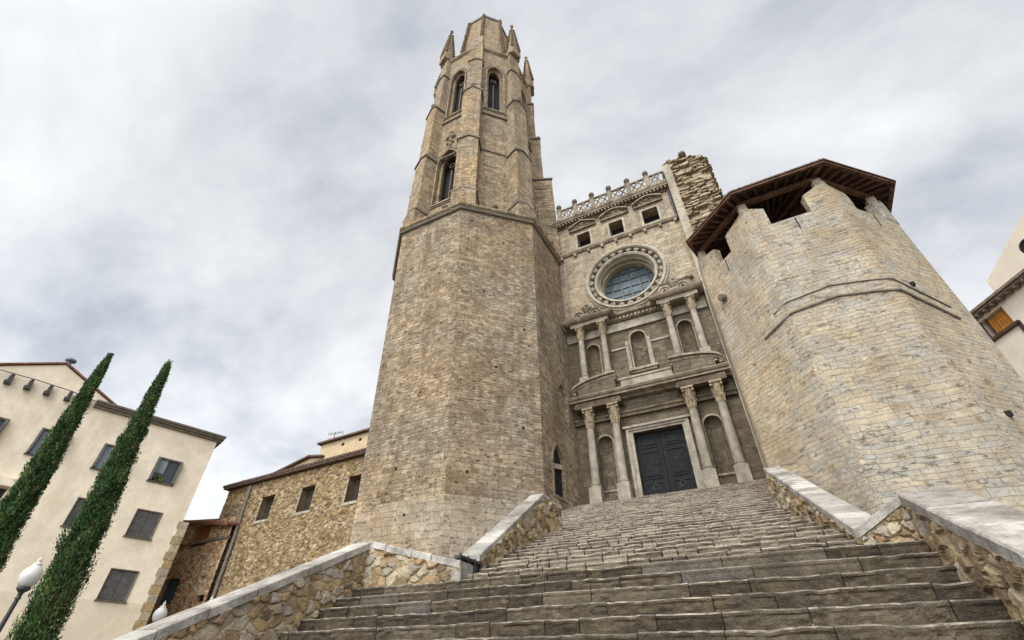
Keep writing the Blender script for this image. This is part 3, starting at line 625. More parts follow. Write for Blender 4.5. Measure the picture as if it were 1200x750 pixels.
wall.panel(ff, [(-9.2, 18.2), (4.5, 18.2), (4.5, 23), (1.2, 23), (1.2, 29.9), (-9.2, 29.9)], [rose, *wins])
wall.reveal(ff, rose, 0, 1.3)
for wv in wins: wall.reveal(ff, wv, 0, .8)
wall.box(-9.2, 4.5, 25.9, 48, 4, 29.0)
wall.build('wall', M['front'], fr)
def niche(lp, mat='front_shaded', name='niche'):
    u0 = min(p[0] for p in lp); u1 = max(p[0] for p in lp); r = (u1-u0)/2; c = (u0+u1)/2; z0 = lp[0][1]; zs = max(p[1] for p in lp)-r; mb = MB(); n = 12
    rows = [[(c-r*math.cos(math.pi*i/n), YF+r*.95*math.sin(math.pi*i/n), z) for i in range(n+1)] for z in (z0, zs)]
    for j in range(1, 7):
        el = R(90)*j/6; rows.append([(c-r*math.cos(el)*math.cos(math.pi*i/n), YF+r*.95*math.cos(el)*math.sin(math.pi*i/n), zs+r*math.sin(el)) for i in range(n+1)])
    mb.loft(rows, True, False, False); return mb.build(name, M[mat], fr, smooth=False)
for lp in (n_c, *sides_u, *sides_l):
    o = niche(lp); s2 = MB(); s2.band(ff, lp, grow(lp, .1), 0, -.05); s2.build('niche_surround', M['carved'], o)
# upper windows
for i, wv in enumerate(wins):
    mb = MB(); mb.fill(ff, wv, .8); wo = mb.build('window', M['dark'], fr)
    f_ = MB(); f_.band(ff, wv, grow(wv, .16), 0, -.08); f_.build('window_frame', M['pale'], wo)
    c = (wv[0][0]+wv[1][0])/2; p = MB(); prof = [(-1.25, 28.62), (-1.25, 28.82), (1.25, 28.82), (1.25, 28.62)]
    p.box(c-1.06, c+1.06, YF-.2, YF, 28.64, 28.76)
    n = 12; arc = [(c-1.12+2.24*j/n, 28.84+.46*math.sin(math.pi*j/n)) for j in range(n+1)] if i != 0 else [(c-1.12, 28.84), (c, 29.36), (c+1.12, 28.84)]
    arc2 = [(u, v+.12) for u, v in arc]; p.band(ff, arc, arc2, 0, -.4, False)
    p.band(ff, [(u, v-.12) for u, v in arc], arc, 0, -.16, False)
    p.ball((c, YF-.12, 29.1), .17, 6); p.tube([(c-.7, YF-.1, 28.86), (c-.35, YF-.14, 28.98), (c, YF-.1, 28.9), (c+.35, YF-.14, 28.98), (c+.7, YF-.1, 28.86)], .07, 6)
    p.build('pediment', M['carved'], wo)
# sill string with brackets, main cornice
mb = MB(); mb.sweep([(-9, YF), (.66, YF)], [(0, 26.12), (.12, 26.15), (.22, 26.3), (.22, 26.42), (0, 26.5)])
for i in range(9): x = -8.2+i*1.08; mb.box(x-.09, x+.09, YF-.2, YF, 25.85, 26.14)
mb.build('sill_course', M['carved'], fr)
mb = MB(); mb.sweep([(-9, YF), (.66, YF)], [(0, 29.42), (.1, 29.44), (.1, 29.6), (.16, 29.66), (.5, 29.68), (.5, 29.78), (.6, 29.9), (.6, 29.97), (0, 30.02)])
for i in range(34): x = -8.6+i*.275; mb.box(x-.07, x+.07, YF-.44, YF-.1, 29.5, 29.67)
mb.build('cornice', M['carved'], fr)
# balustrade
bal = MB(); YB = 23.5; kb = YB/24; X0, X1 = -8.4*kb, .66*kb
bal.box(X0, X1, YB-.1, YB+.1, 29.99, 30.16); bal.box(X0, X1, YB-.08, YB+.08, 31.16, 31.3)
posts = [x*kb for x in (-8.15, -6.71, -5.2, -3.72, -2.18, -.66, .5)]
for a, b in zip(posts, posts[1:]):
    a += .16; b -= .16; n = 2; wd = (b-a)/n; h = 1.0; zc = 30.16+h/2
    for i in range(n):
        c = a+wd*(i+.5)
        for sg in (-1, 1):
            d = Vector((wd, 0, sg*h)); nrm = Vector((-d.z, 0, d.x)).normalized()*.042; st = Vector((c-wd/2, YB-.05, zc-sg*h/2))-nrm; bal.obox(st, d, nrm*2, (0, .1, 0))
        bal.box(c-wd/2-.03, c-wd/2+.03, YB-.045, YB+.045, 30.16, 31.16)
blo = bal.build('balustrade', M['carved'], fr)
for x in posts[:6]:
    p = MB(); p.box(x-.16, x+.16, YB-.13, YB+.13, 29.99, 31.3); p.box(x-.2, x+.2, YB-.16, YB+.16, 31.3, 31.38); po = p.build('post', M['carved'], blo)
    q = MB(); q.lathe([(.14, 31.38), (.07, 31.46), (.07, 31.56), (.17, 31.63), (.23, 31.76), (.2, 31.9), (.1, 32.0), (.02, 32.1)], (x, YB, 0), 12); q.build('ball_finial', M['ledge_dark'], blo)
# round window
ring = MB(); nn = 72
prof = [(2.02, .0), (2.02, -.02), (2.14, -.10), (2.2, -.10), (2.24, .24), (2.54, .24), (2.58, -.16), (2.66, -.24), (2.78, -.24), (2.84, -.12), (2.92, -.10), (2.94, 0.03)]
ring.loft([[(-3.75+r_*math.cos(2*math.pi*i/nn), YF+d, 22.35+r_*math.sin(2*math.pi*i/nn)) for i in range(nn)] for r_, d in prof], False, False); rso = ring.build('round_window', M['pale'], fr)
for i in range(26):
    a = 2*math.pi*(i+.5)/26; c = Vector((-3.75+2.39*math.cos(a), YF-.02, 22.35+2.39*math.sin(a))); rd = Vector((math.cos(a), 0, math.sin(a))); tg = Vector((-rd.z, 0, rd.x)); lv = MB()
    lv.tube([c-rd*.14, c, c+rd*.16], [.07, .12, .06], 7)
    for sg in (-1, 1): lv.ball(c+tg*.1*sg+rd*.05, .115, 6)
    lv.build('leaf_ornament', M['column'], rso)
inn = MB(); inn.loft([[(-3.75+r_*math.cos(2*math.pi*i/nn), YF+d, 22.35+r_*math.sin(2*math.pi*i/nn)) for i in range(nn)] for r_, d in ((2.03, 0), (1.97, .3), (1.92, .34), (1.92, .7), (1.84, .75), (1.82, 1.25))], False, False); inn.build('reveal_moulding', M['pale'], rso)
gl = MB(); gl.fill(ff, circle(-3.75, 22.35, 1.86, 48), 1.22); gl.build('glass', M['glass'], rso)
bars = MB()
for i in range(-2, 3):
    d_ = i*.66+.05; hl = math.sqrt(max(0, 1.84**2-d_*d_)); bars.box(-3.75+d_-.042, -3.75+d_+.042, YF+1.14, YF+1.2, 22.35-hl, 22.35+hl); bars.box(-3.75-hl, -3.75+hl, YF+1.15, YF+1.21, 22.35+d_-.028, 22.35+d_+.028)
bars.build('glazing_bar', M['iron'], rso)
# door
df = MB(); fl = [(-5.0, 7.0), (-5.0, 10.95), (-2.36, 10.95), (-2.36, 7.0)]; fl2 = [(-5.36, 7.0), (-5.36, 11.2), (-2.0, 11.2), (-2.0, 7.0)]; fl3 = [(-5.2, 7.0), (-5.2, 11.07), (-2.16, 11.07), (-2.16, 7.0)]
df.band(ff, fl, fl3, .02, -.09, False); df.band(ff, fl3, fl2, .0, -.16, False); df.box(-5.5, -1.86, YF-.25, YF, 11.2, 11.32)
df.build('door_frame', M['column'], fr)
dr = MB(); dr.box(-5.02, -2.34, YF+.36, YF+.5, 7.0, 10.98); dro = dr.build('door', M['door'], fr)
for s0, s1 in ((-4.98, -3.70), (-3.66, -2.38)):
    lf = MB(); lf.box(s0, s1, YF+.29, YF+.36, 7.27, 10.93)
    for z0, z1 in ((7.5, 8.25), (8.45, 9.9), (10.1, 10.75)):
        u0, u1 = s0+.16, s1-.16; lf.band(ff, rect(u0+.07, u1-.07, z0+.07, z1-.07), rect(u0, u1, z0, z1), .29, .255); lf.box(u0+.14, u1-.14, YF+.255, YF+.3, z0+.15, z1-.15)
    for sx in range(5):
        for sz in range(5): lf.ball((s0+.2+sx*.22, YF+.26, 8.56+sz*.3), .03, 4)
    lo_ = lf.build('door_leaf', M['door'], dro)
    kn = MB(); cx = (s0+s1)/2; kn.tube([(cx+.14*math.cos(a), YF+.235, 8.0+.14*math.sin(a)) for a in np.linspace(0, 2*math.pi, 15)], .022, 6); kn.ball((cx, YF+.25, 8.15), .05, 6); kn.build('knocker', M['iron'], lo_)
# pilaster backing and pedestals
YC = 23.48; kc = YC/24
for xs in ((-7.42, -5.88), (-1.68, -.22)):
    b = MB(); a0, a1 = xs[0]*kc-.42, xs[1]*kc+.42
    for x in xs:
        x = x*kc; b.box(x-.24, x+.24, YF-.14, YF+.02, 7.9, 13.0); b.box(x-.22, x+.22, YF-.12, YF+.02, 14.7, 18.6)
    b.build('pilaster', M['front_shaded'], fr)
    p = MB(); p.box(xs[0]*kc-.36, xs[1]*kc+.36, YC+.1, YF, 6.9, 7.62); p.build('pedestal', M['front_shaded'], fr)
def make_column(x, z0, zc0, zc1, r, plinth):
    """shaft, base and leafy capital; x and heights already at the column's own distance"""
    sh = MB(); H = zc0-z0-.45; pr = [(r*1.03, z0+.36)]+[(r*(1.0-.14*max(0, (f-.3)/.7)**1.4), z0+.42+H*f) for f in np.linspace(0, 1, 9)]+[(r*.94, zc0-.04), (r*.86, zc0)]
    sh.lathe(pr, (x, YC, 0), 20); so = sh.build('column', M['column'], fr, smooth=False)
    b = MB(); b.box(x-r*1.42, x+r*1.42, YC-r*1.42, YC+r*1.42, z0, z0+.12); b.lathe([(r*1.36, z0+.12), (r*1.40, z0+.15), (r*1.36, z0+.20), (r*1.12, z0+.205), (r*1.12, z0+.26), (r*1.24, z0+.265), (r*1.24, z0+.32), (r*1.02, z0+.325), (r*1.02, z0+.4)], (x, YC, 0), 20)
    if plinth: b.box(x-r*1.42, x+r*1.42, YC-r*1.42, YC+.3, plinth, z0-.002)
    b.build('column_base', M['column'], so)
    c = MB(); hc = zc1-zc0; c.lathe([(r*.85, zc0), (r*.84, zc0+hc*.3), (r*.95, zc0+hc*.65), (r*1.25, zc0+hc*.88)], (x, YC, 0), 16)
    for row, (za, zb_, ro) in enumerate(((0, .42, 1.12), (.3, .72, 1.25))):
        for i in range(8):
            a = 2*math.pi*(i+.5*row)/8; d = Vector((math.cos(a), math.sin(a), 0)); tg = Vector((-d.y, d.x, 0)); c_ = Vector((x, YC, 0)); rings = []
            for f, rr_, wd in ((0, .84, .26), (.45, .96, .3), (.8, ro*.98, .24), (1, ro*1.12, .13)):
                p = c_+d*r*rr_+Vector((0, 0, zc0+hc*(za+(zb_-za)*f))); wv = tg*r*wd; rings.append([p-wv, p+wv, p+wv*.8+d*r*.14, p-wv*.8+d*r*.14])
            c.loft(rings)
    for sx in (-1, 1):
        for sy in (-1, 1): c.ball((x+sx*r*1.12, YC+sy*r*1.12, zc0+hc*.8), r*.34, 6)
    c.box(x-r*1.42, x+r*1.42, YC-r*1.42, YC+r*1.42, zc0+hc*.9, zc1); c.build('capital', M['ochre_carved'], so)
for X in (-7.40, -5.88, -1.66, -.20):
    make_column(X*kc, 8.17*kc, 11.72*kc, 12.92*kc, .225, 7.0)
    make_column(X*kc, 14.92*kc, 18.02*kc, 19.0*kc, .195, 14.25*kc)
# lower entablature
en = MB(); YE = 23.2
en.box(-8.3, .66, YF-.18, YF, 11.95, 12.15); en.box(-8.3, .66, YF-.24, YF, 12.15, 12.28)
en.box(-8.3, .66, YF-.12, YF, 12.28, 12.95)
for a, b in ((-7.98, -5.22), (-2.16, .42)):
    en.box(a, b, 23.2, YF, 12.64, 12.86); en.box(a+.03, b-.03, 23.24, YF, 12.86, 13.02)
en.build('architrave', M['front_shaded'], fr)
mb = MB(); mb.sweep([(-8.35, YF), (.70, YF)], [(0, 12.96), (.42, 12.97), (.42, 13.06), (.50, 13.10), (.82, 13.11), (.82, 13.24), (.9, 13.25), (.98, 13.36), (.98, 13.41), (0, 13.47)]); mb.build('cornice', M['carved'], fr)
mb = MB(); mb.box(-5.2, -2.2, YF-.3, YF, 13.42, 14.2); mb.box(-5.3, -2.1, YF-.36, YF, 14.2, 14.32); mb.build('attic_panel', M['column'], fr)
# broken segmental pediments
def seg_ped(xa, xb, za, zb_):
    """arc from the low outer end (xa, za) to the cut high end (xb, zb_)"""
    mb = MB(); n = 14; pts = [(xa+(xb-xa)*(1-math.cos(q)), za+(zb_-za)*math.sin(q)) for q in np.linspace(0, math.pi/2, n+1)]
    for dz, h, pj in ((0, .2, .5), (.2, .17, .84), (.37, .12, .98)):
        mb.band(ff, [(u, v+dz) for u, v in pts], [(u, v+dz+h) for u, v in pts], 0, -pj, False)
    for i in range(12):
        f = (i+.5)/12; u = xa+(xb-xa)*f; v = za+(zb_-za)*math.sqrt(1-(1-f)**2); mb.box(u-.08, u+.08, YF-.78, YF-.5, v+.02, v+.2)
    o = mb.build('broken_pediment', M['carved'], fr)
    p = MB(); p.band(ff, [(u, 13.4) for u, v in pts], pts, 0, -.2, False); p.build('tympanum', M['front'], o)
seg_ped(-8.0, -5.3, 13.42, 14.1); seg_ped(.5, -2.2, 13.42, 14.1)
# column pedestals of the upper order
for a, b in ((-7.66, -5.4), (-2.06, .1)):
    mb = MB(); mb.box(a, b, YC-.3, YF, 13.44, 14.4); mb.build('pedestal', M['front_shaded'], fr)
# centre niche frame and sill
for x in (-4.47, -3.13): mb = MB(); mb.box(x-.1, x+.1, YF-.1, YF, 14.9, 16.95); mb.build('niche_frame', M['column'], fr)
mb = MB()
mb.box(-5.5, -4.35, YF-.07, YF, 16.5, 16.62); mb.build('string_course', M['column'], fr); mb = MB(); mb.box(-3.25, -1.95, YF-.07, YF, 16.5, 16.62); mb.build('string_course', M['column'], fr)
mb = MB(); mb.box(-4.6, -2.85, YF-.3, YF, 14.68, 14.84); mb.box(-4.5, -2.95, YF-.2, YF, 14.55, 14.68); mb.build('niche_sill', M['carved'], fr)
# upper entablature
en = MB(); en.box(-8.3, .62, YF-.14, YF, 17.88, 18.12); en.box(-8.3, .62, YF-.1, YF, 18.12, 18.5)
for a, b in ((-7.8, -5.25), (-2.1, .35)): en.box(a, b, 23.2, YF, 18.58, 18.84)
en.build('architrave', M['column'], fr)
mb = MB(); mb.sweep([(-5.5, YF), (-1.95, YF)], [(0, 18.55), (.2, 18.6), (.24, 18.82), (.5, 18.9), (.56, 19.05), (0, 19.12)])
for i in range(14): x = -5.3+i*.25; mb.box(x-.07, x+.07, YF-.36, YF-.1, 18.62, 18.8)
for a, b in ((-8.1, -5.1), (-2.25, .5)): mb.sweep([(a, YF), (a, 23.12), (b, 23.12), (b, YF)], [(0, 18.84), (.1, 18.88), (.2, 18.98), (.26, 19.1), (0, 19.14)]); mb.box(a, b, 23.12, YF, 18.84, 19.12)
mb.build('cornice', M['carved'], fr)
def scroll(cx, sg, z):
    """broken pediment of two scrolls with a small vase between"""
    mb = MB()
    for s_ in (-1, 1):
        pts = []
        for t_ in np.linspace(0, 1, 26):
            a = t_*3.4*math.pi; r_ = .34*(1-t_)+.06; pts.append((cx+s_*(.52-.0*t_)+s_*r_*math.cos(a)*1, 23.3, z+.36+r_*math.sin(a)))
        for yy in (0, .35): mb.tube([(p[0], p[1]+yy, p[2]) for p in pts], [.1-.04*i/25 for i in range(26)], 6)
        mb.tube([(cx+s_*1.25, 23.35, z+.1), (cx+s_*1.1, 23.35, z+.26), (cx+s_*.86, 23.35, z+.4)], .11, 6)
        for i in range(5): mb.ball((cx+s_*(.3+.2*i), 23.28, z+.16+.05*(i % 2)), .11, 5)
    mb.box(cx-.28, cx+.28, 23.1, YF, z+.02, z+.3); mb.build('scroll_pediment', M['carved'], fr)
    v = MB(); v.lathe([(.24, z+.3), (.2, z+.42), (.1, z+.5), (.2, z+.62), (.3, z+.8), (.26, z+.95), (.1, z+1.02), (.12, z+1.12), (.02, z+1.25)], (cx, 23.4, 0), 12)
    for i in range(6): a = i; v.ball((cx+.26*math.cos(a), 23.4+.26*math.sin(a), z+.95+.08*(i % 2)), .12, 5)
    v.build('vase_finial', M['carved'], fr)
scroll(-6.6, 1, 19.1); scroll(-.9, 1, 19.1)
mb = MB(); mb.sweep([(-2.0, YF), (.4, YF)], [(0, 20.35), (.25, 20.42), (.3, 20.52), (0, 20.6)]); mb.box(-1.75, .15, YF-.22, YF, 19.15, 20.35)
for x in (-1.5, -1.05, -.6, -.15): mb.ball((x, YF-.22, 19.9), .2, 6)
mb.build('attic_relief', M['carved'], fr)

# ruined buttress beside the front
rb = thing('ruined_buttress', (2.1, 24, GZ), 'broken golden rubble buttress standing at the upper right of the church front', 'ruined buttress')
mb = MB(); mb.box(.72, 1.28, 23.62, 25.6, 4, 32.2); mb.box(1.28, 3.5, 24.1, 25.8, 4, 29.5); mb.build('quoin', M['pale'], rb)
mb = MB()
rubble(mb, lambda u, z, q: (u, 23.72-q, z), (1.26, 3.62), lambda u: 12.0, lambda u: 32.3-.55*max(0, u-2.2)+.35*float(vnoise(np.array([u, 0, 3.]), 2.2)), .62, .19, .05, depth=.12, jit=.17, joint=.07, seed=71, edge0=False)
rubble(mb, lambda u, z, q: (3.6+q, 23.7+u, z), (0, 2.3), lambda u: 12.0, lambda u: 31.5+.4*float(vnoise(np.array([u, 0, 8.]), 2.2)), .62, .19, .06, depth=.12, jit=.17, joint=.07, seed=72, edge0=False)
for i in range(34):
    x = rng.uniform(.8, 3.5); mb.ball((x, rng.uniform(23.6, 25), 32.1-.5*max(0, x-2.2)+rng.uniform(0, .22)), rng.uniform(.1, .26), 5, .8, float(rng.random()))
mb.box(1.3, 3.5, 24, 25.9, 29.4, 31.5, .5); mb.build('rubble_core', M['ruin'], rb, fixn=False); mb = MB(); mb.lathe([(.3, 32.2), (.12, 32.4), (.12, 32.5), (.3, 32.65), (.26, 32.9), (.05, 33.05)], (2.35, 23.8, 0), 10); mb.build('ball_finial', M['ledge_dark'], rb)
dp = MB(); dp.tube([(.60, 23.86, 31.6), (.60, 23.86, 26.0)], .09, 8); tag(dp.build('downpipe', M['iron']), 'thin black downpipe between the church front and the broken buttress', 'downpipe')

# ================================================================== DEFENCE TOWER (right)
dt = thing('defence_tower', (3.7, 16, GZ), 'broad polygonal stone defence tower with battlements under a wooden roof', 'defence tower')
DP = [(.55, 14.87), (2.40, 13.0), (5.03, 13.0), (6.9, 14.87), (6.9, 17.4), (5.03, 19.3), (2.4, 19.3), (.55, 17.4)]
DC = (3.72, 16.15); ZC, ZM = 12.35, 13.62
def rounded(poly, rc, n=4):
    out = []; m = len(poly)
    for i in range(m):
        p0, p1, p2 = Vector(poly[i-1]), Vector(poly[i]), Vector(poly[(i+1) % m]); a = p1+(p0-p1).normalized()*rc; b = p1+(p2-p1).normalized()*rc
        for j in range(n+1): t_ = j/n; out.append(tuple(a*(1-t_)**2+p1*2*t_*(1-t_)+b*t_*t_))
    return out
DPo = rounded(DP, .16); DPi = [(DC[0]+(x-DC[0])*.91, DC[1]+(y-DC[1])*.91) for x, y in DPo]
mb = MB(); nz = [GZ, 2, 5, 8, 10.5, ZC]
rings = []
for z in nz:
    rings.append([(x+.05*float(vnoise(np.array([x*2, y*2, z]), .6)), y+.05*float(vnoise(np.array([y*2, x, z+5]), .6)), z) for x, y in DPo])
mb.loft(rings, False, False); nD = len(DPo)
top = [(x, y, ZC) for x, y in rings[-1] and [(p[0], p[1]) for p in rings[-1]]]; ti = [(x, y, ZC) for x, y in DPi]; fi = [(x, y, ZC-.9) for x, y in DPi]
mb.loft([top, ti, fi], False, True); mb.build('wall', M['defence'], dt)
def in_face(k, s_):                           # point on side k at distance s_ from its first corner
    a, b = Vector(DP[k]), Vector(DP[(k+1) % 8]); return a+(b-a).normalized()*s_
# merlons wrap the corners; their plan comes from the crenel ends measured along each side
ends = {0: (.92, 1.62), 1: (.66, 1.88), 2: (.78, 2.02), 3: (.8, 1.75), 4: (.8, 1.9), 5: (.8, 1.8), 6: (.8, 1.8), 7: (.9, 1.75)}
for k in range(8):
    lenp = (Vector(DP[k])-Vector(DP[k-1])).length; a = in_face(k-1, ends[(k-1) % 8][1]); c = Vector(DP[k]); b = in_face(k, ends[k][0]); cen = Vector(DC)
    arc = []
    d0 = (a-c).normalized(); d1 = (b-c).normalized(); p_, q_ = c+d0*.16, c+d1*.16
    arc = [a]+[p_*(1-t_)**2+c*2*t_*(1-t_)+q_*t_*t_ for t_ in np.linspace(0, 1, 5)]+[b]
    inn_ = [cen+(p-cen)*.915 for p in arc]
    m_ = MB(); loop = arc+inn_[::-1]; nA = len(arc)
    def zt(i):
        j = i if i < nA else 2*nA-1-i; f = abs(j-(nA-1)/2)/((nA-1)/2); return ZM-.42*f**2.0+.05*math.sin(k*3+j*2.1)
    m_.loft([[(p.x, p.y, ZC-.02) for p in loop], [(p.x, p.y, zt(i)-.3) for i, p in enumerate(loop)], [(p.x+(cen.x-p.x)*.01, p.y+(cen.y-p.y)*.01, zt(i)) for i, p in enumerate(loop)]])
    mo = m_.build('merlon', M['defence'], dt)
    if k in (1, 2, 3, 0):                     # stone stub that carries the wall plate
        s_ = MB(); o = c+(cen-c).normalized()*.28; s_.box(o.x-.13, o.x+.13, o.y-.13, o.y+.13, ZM-.2, ZM+.26); s_.ball((o.x, o.y, ZM+.1), .18, 6, .9); s_.build('stone_stub', M['pale'], mo)
# arrow slits below the crenels
for k, s_ in ((0, 1.25), (1, 1.35), (2, 1.45)):
    p = in_face(k, s_); d = (Vector(DP[(k+1) % 8])-Vector(DP[k])).normalized(); n = Vector((d.y, -d.x)); m_ = MB(); m_.obox((p.x-n.x*.2-d.x*.018, p.y-n.y*.2-d.y*.018, 11.75), (d.x*.036, d.y*.036, 0), (n.x*.203, n.y*.203, 0), (0, 0, .55)); m_.build('arrow_slit', M['dark'], dt)
# old roof line ledge
lp_ = [(1.63, 13.77, 8.5), (2.05, 13.33, 8.58), (2.45, 12.99, 8.66), (3.67, 12.985, 8.84), (4.6, 12.985, 8.66), (5.05, 13.0, 8.54), (5.9, 13.84, 8.15), (6.3, 14.24, 7.95)]
m_ = MB(); m_.tube([(x, y-.0, z) for x, y, z in lp_], .045, 6); m_.tube([(x, y, z+.42) for x, y, z in lp_[1:]], .022, 5); m_.build('drip_ledge', M['ledge_dark'], dt)
m_ = MB(); m_.tube([(1.02, 14.42, 10.95), (.86, 14.26, 10.9)], .13, 8); m_.build('stone_spout', M['ledge_dark'], dt)
for x, z in ((5.55, 8.9), (5.6, 4.9), (5.9, 4.5)):
    m_ = MB(); m_.box(x-.09, x+.09, x-5.03+13.0-.03, x-5.03+13.1, z, z+.12); m_.build('putlog_hole', M['dark'], dt)
# roof
EP = [(.355, 14.24), (2.24, 12.5), (5.23, 12.52), (7.49, 14.64), (7.5, 17.9), (5.3, 19.9), (2.7, 19.9), (1.35, 18.2)]; AP = Vector((3.72, 16.2, 0)); ZE = 13.93
rise = 1.15
def up_(p, f, dz=0): return (p[0]+(AP.x-p[0])*f, p[1]+(AP.y-p[1])*f, ZE+rise*f+dz)
rf = MB(); rf.loft([[up_(p, 0, .09) for p in EP], [up_(p, 0, .15) for p in EP], [up_(p, .999, .26) for p in EP]], False, True)
nt_ = 9
for k in range(8):                            # rows of cover tiles
    a, b = Vector(EP[k]), Vector(EP[(k+1) % 8])
    for j in range(14):
        t_ = (j+.5)/14; p = a+(b-a)*t_; f1 = .95*(1-abs(2*t_-1)); rf.tube([up_(p, .006, .13), up_(p, f1, .22)], .045, 6)
rf.build('roof', M['tile'], dt)
m_ = MB(); m_.loft([[up_(p, .012, .0) for p in EP], [up_(p, .012, .1) for p in EP], [up_(p, .05, .1) for p in EP], [up_(p, .05, .0) for p in EP], [up_(p, .012, .0) for p in EP]], False, False); m_.build('fascia', M['wood'], dt)
m_ = MB(); m_.loft([[up_(p, .02, .085) for p in EP], [up_(p, .98, .085) for p in EP]], False, True); m_.build('roof_boarding', M['wood_dark'], dt, fixn=False)
for k in range(8):
    a, b = Vector(EP[k]), Vector(EP[(k+1) % 8]); m_ = MB()
    for j in range(8):
        t_ = j/8; p = a+(b-a)*t_; f1 = .93 if j == 0 else .9*(1-abs(2*t_-1))+.05; p0, p1 = Vector(up_(p, .03, -.03)), Vector(up_(p, f1, -.03)); d = (p1-p0); sd = Vector((-d.y, d.x, 0)).normalized()*(.07 if j == 0 else .045); m_.obox(p0-sd, d, sd*2, (0, 0, .11))
    m_.build('rafter', M['wood_dark'] if k % 2 else M['wood'], dt)
m_ = MB(); pl = [(DC[0]+(x-DC[0])*.93, DC[1]+(y-DC[1])*.93) for x, y in DP]; m_.sweep(pl, [(.08, ZE-.06), (.08, ZE+.1), (-.08, ZE+.1), (-.08, ZE-.06)], True); m_.build('wall_plate', M['wood'], dt)
m_ = MB(); m_.box(3.6, 3.84, 16.05, 16.3, ZC-.9, ZE+rise); m_.obox((.9, 16.1, ZE-.3), (5.7, 0, 0), (0, .2, 0), (0, 0, .2)); m_.build('roof_post', M['wood_dark'], dt)

# ================================================================== CREAM BUILDING (left)
class Wall:
    """vertical plane through P with direction d; (s, z, depth) with depth away from the viewer"""
    def __init__(s, P, d, flip=1): s.P = Vector((*P, 0)); s.d = Vector((*d, 0)).normalized(); s.n = Vector((s.d.y, -s.d.x, 0))*flip
    def __call__(s, u, v, w_): return tuple(s.P+s.d*u-s.n*w_+Vector((0, 0, v)))
    def obox(s, mb, u0, u1, v0, v1, w0, w1, tone=.5): mb.obox(s(u0, v0, w0), tuple(s.d*(u1-u0)), tuple(-s.n*(w1-w0)), (0, 0, v1-v0), tone)
CW = Wall((-31.96, 17.333), (.31233, .94997)); cb = thing('cream_building', (-31.96, 17.33, GZ), 'tall cream rendered building with dark shuttered windows behind the cypresses', 'building')
cols = {'row1': [(-2.7, -1.42), (-5.55, -4.27), (-8.5, -7.2), (-11.3, -10.0)], 'row2': [(-2.48, -1.24), (-5.35, -4.1)], 'row3': [(-2.34, -1.08)]}
zr = {'row1': (9.74, 11.15), 'row2': (6.62, 8.04), 'row3': (3.48, 4.90)}
holes = [rect(a, b, *zr[r_]) for r_ in cols for a, b in cols[r_]]; log = rect(-11.6, -8.3, 6.75, 7.85); holes.append(log)
mb = MB(); mb.panel(CW, [(-30, 3.42), (0, 3.42), (0, 13.0), (-6.2, 13.42), (-9.4, 15.0), (-12.6, 13.42), (-30, 13.42)], holes)
for h_ in holes: mb.reveal(CW, h_, 0, .22)
CW.obox(mb, -30, -.02, GZ, 12.9, .5, 12); mb.add([CW(0, GZ, 0), CW(0, GZ, 12), CW(0, 13, 12), CW(0, 13, 0)], [(0, 1, 2, 3)])
mb.build('wall', M['cream'], cb)
mb = MB(); mb.panel(CW, rect(-30, 0, GZ, 3.42), ()); mb.build('base_course', M['cream_base'], cb)
def shutters(par, W, a, b, z0, z1, mat, op=False, slats=9):
    mb = MB(); W.obox(mb, a, b, z0, z1, .2, .24); wo = mb.build('window', M['pane'] if op else M['dark'], par)
    fm = MB(); fm.band(W, rect(a, b, z0, z1), grow(rect(a, b, z0, z1), .05), .0, -.03); W.obox(fm, a-.1, b+.1, z0-.1, z0-.03, -.08, .1); fm.build('window_frame', M['frame'], wo)
    m_ = (a+b)/2
    for s0, s1 in (((a, m_-.01), (m_+.01, b)) if not op else ((a-.04, a+.07), (b-.07, b+.04))):
        sh = MB(); W.obox(sh, s0, s1, z0+.02, z1-.02, .09 if not op else -.5*0-.26, .13 if not op else .16)
        if not op:
            for i in range(slats): u = s0+(s1-s0)*(i+.5)/slats; W.obox(sh, u-.028, u+.012, z0+.05, z1-.05, .045, .09)
        sh.build('shutter', mat, wo)
    return wo
for r_ in cols:
    for i, (a, b) in enumerate(cols[r_]):
        op = r_ == 'row1'; wo = shutters(cb, CW, a, b, *zr[r_], M['shutter'], op)
        if op:
            c_ = MB(); CW.obox(c_, a+.1, a+.1+(b-a)*.38, zr[r_][0]+(.55 if i == 0 else .05), zr[r_][1]-.05, .14, .18); c_.build('curtain', M['curtain'], wo)
            g_ = MB(); CW.obox(g_, (a+b)/2-.02, (a+b)/2+.02, *zr[r_], .12, .19); g_.build('window_bar', M['frame'], wo)
            if i == 0:
                pl_ = MB()
                for q in range(26): pl_.ball(CW(a+.15+rng.uniform(0, .6), zr[r_][0]+.08+rng.uniform(0, .35), rng.uniform(.0, .1)), rng.uniform(.05, .1), 5)
                pl_.build('window_plant', M['plant'], wo)
mb = MB(); CW.obox(mb, log[0][0], log[1][0], log[0][1], log[2][1], .2, .3); lo_ = mb.build('wide_window', M['louvre'], cb); mb = MB(); CW.obox(mb, -11.8, -8.1, 7.9, 8.3, -.35, .1); mb.build('balcony_ledge', M['cream'], lo_)
mb = MB(); CW.obox(mb, -7.1, .27, 13.02, 13.18, -.16, 12); CW.obox(mb, -7.1, .33, 13.18, 13.32, -.26, 12.1); CW.obox(mb, -7.1, .37, 13.32, 13.44, -.34, 12.2); mb.build('stone_eave', M['ledge_dark'], cb)
mb = MB()
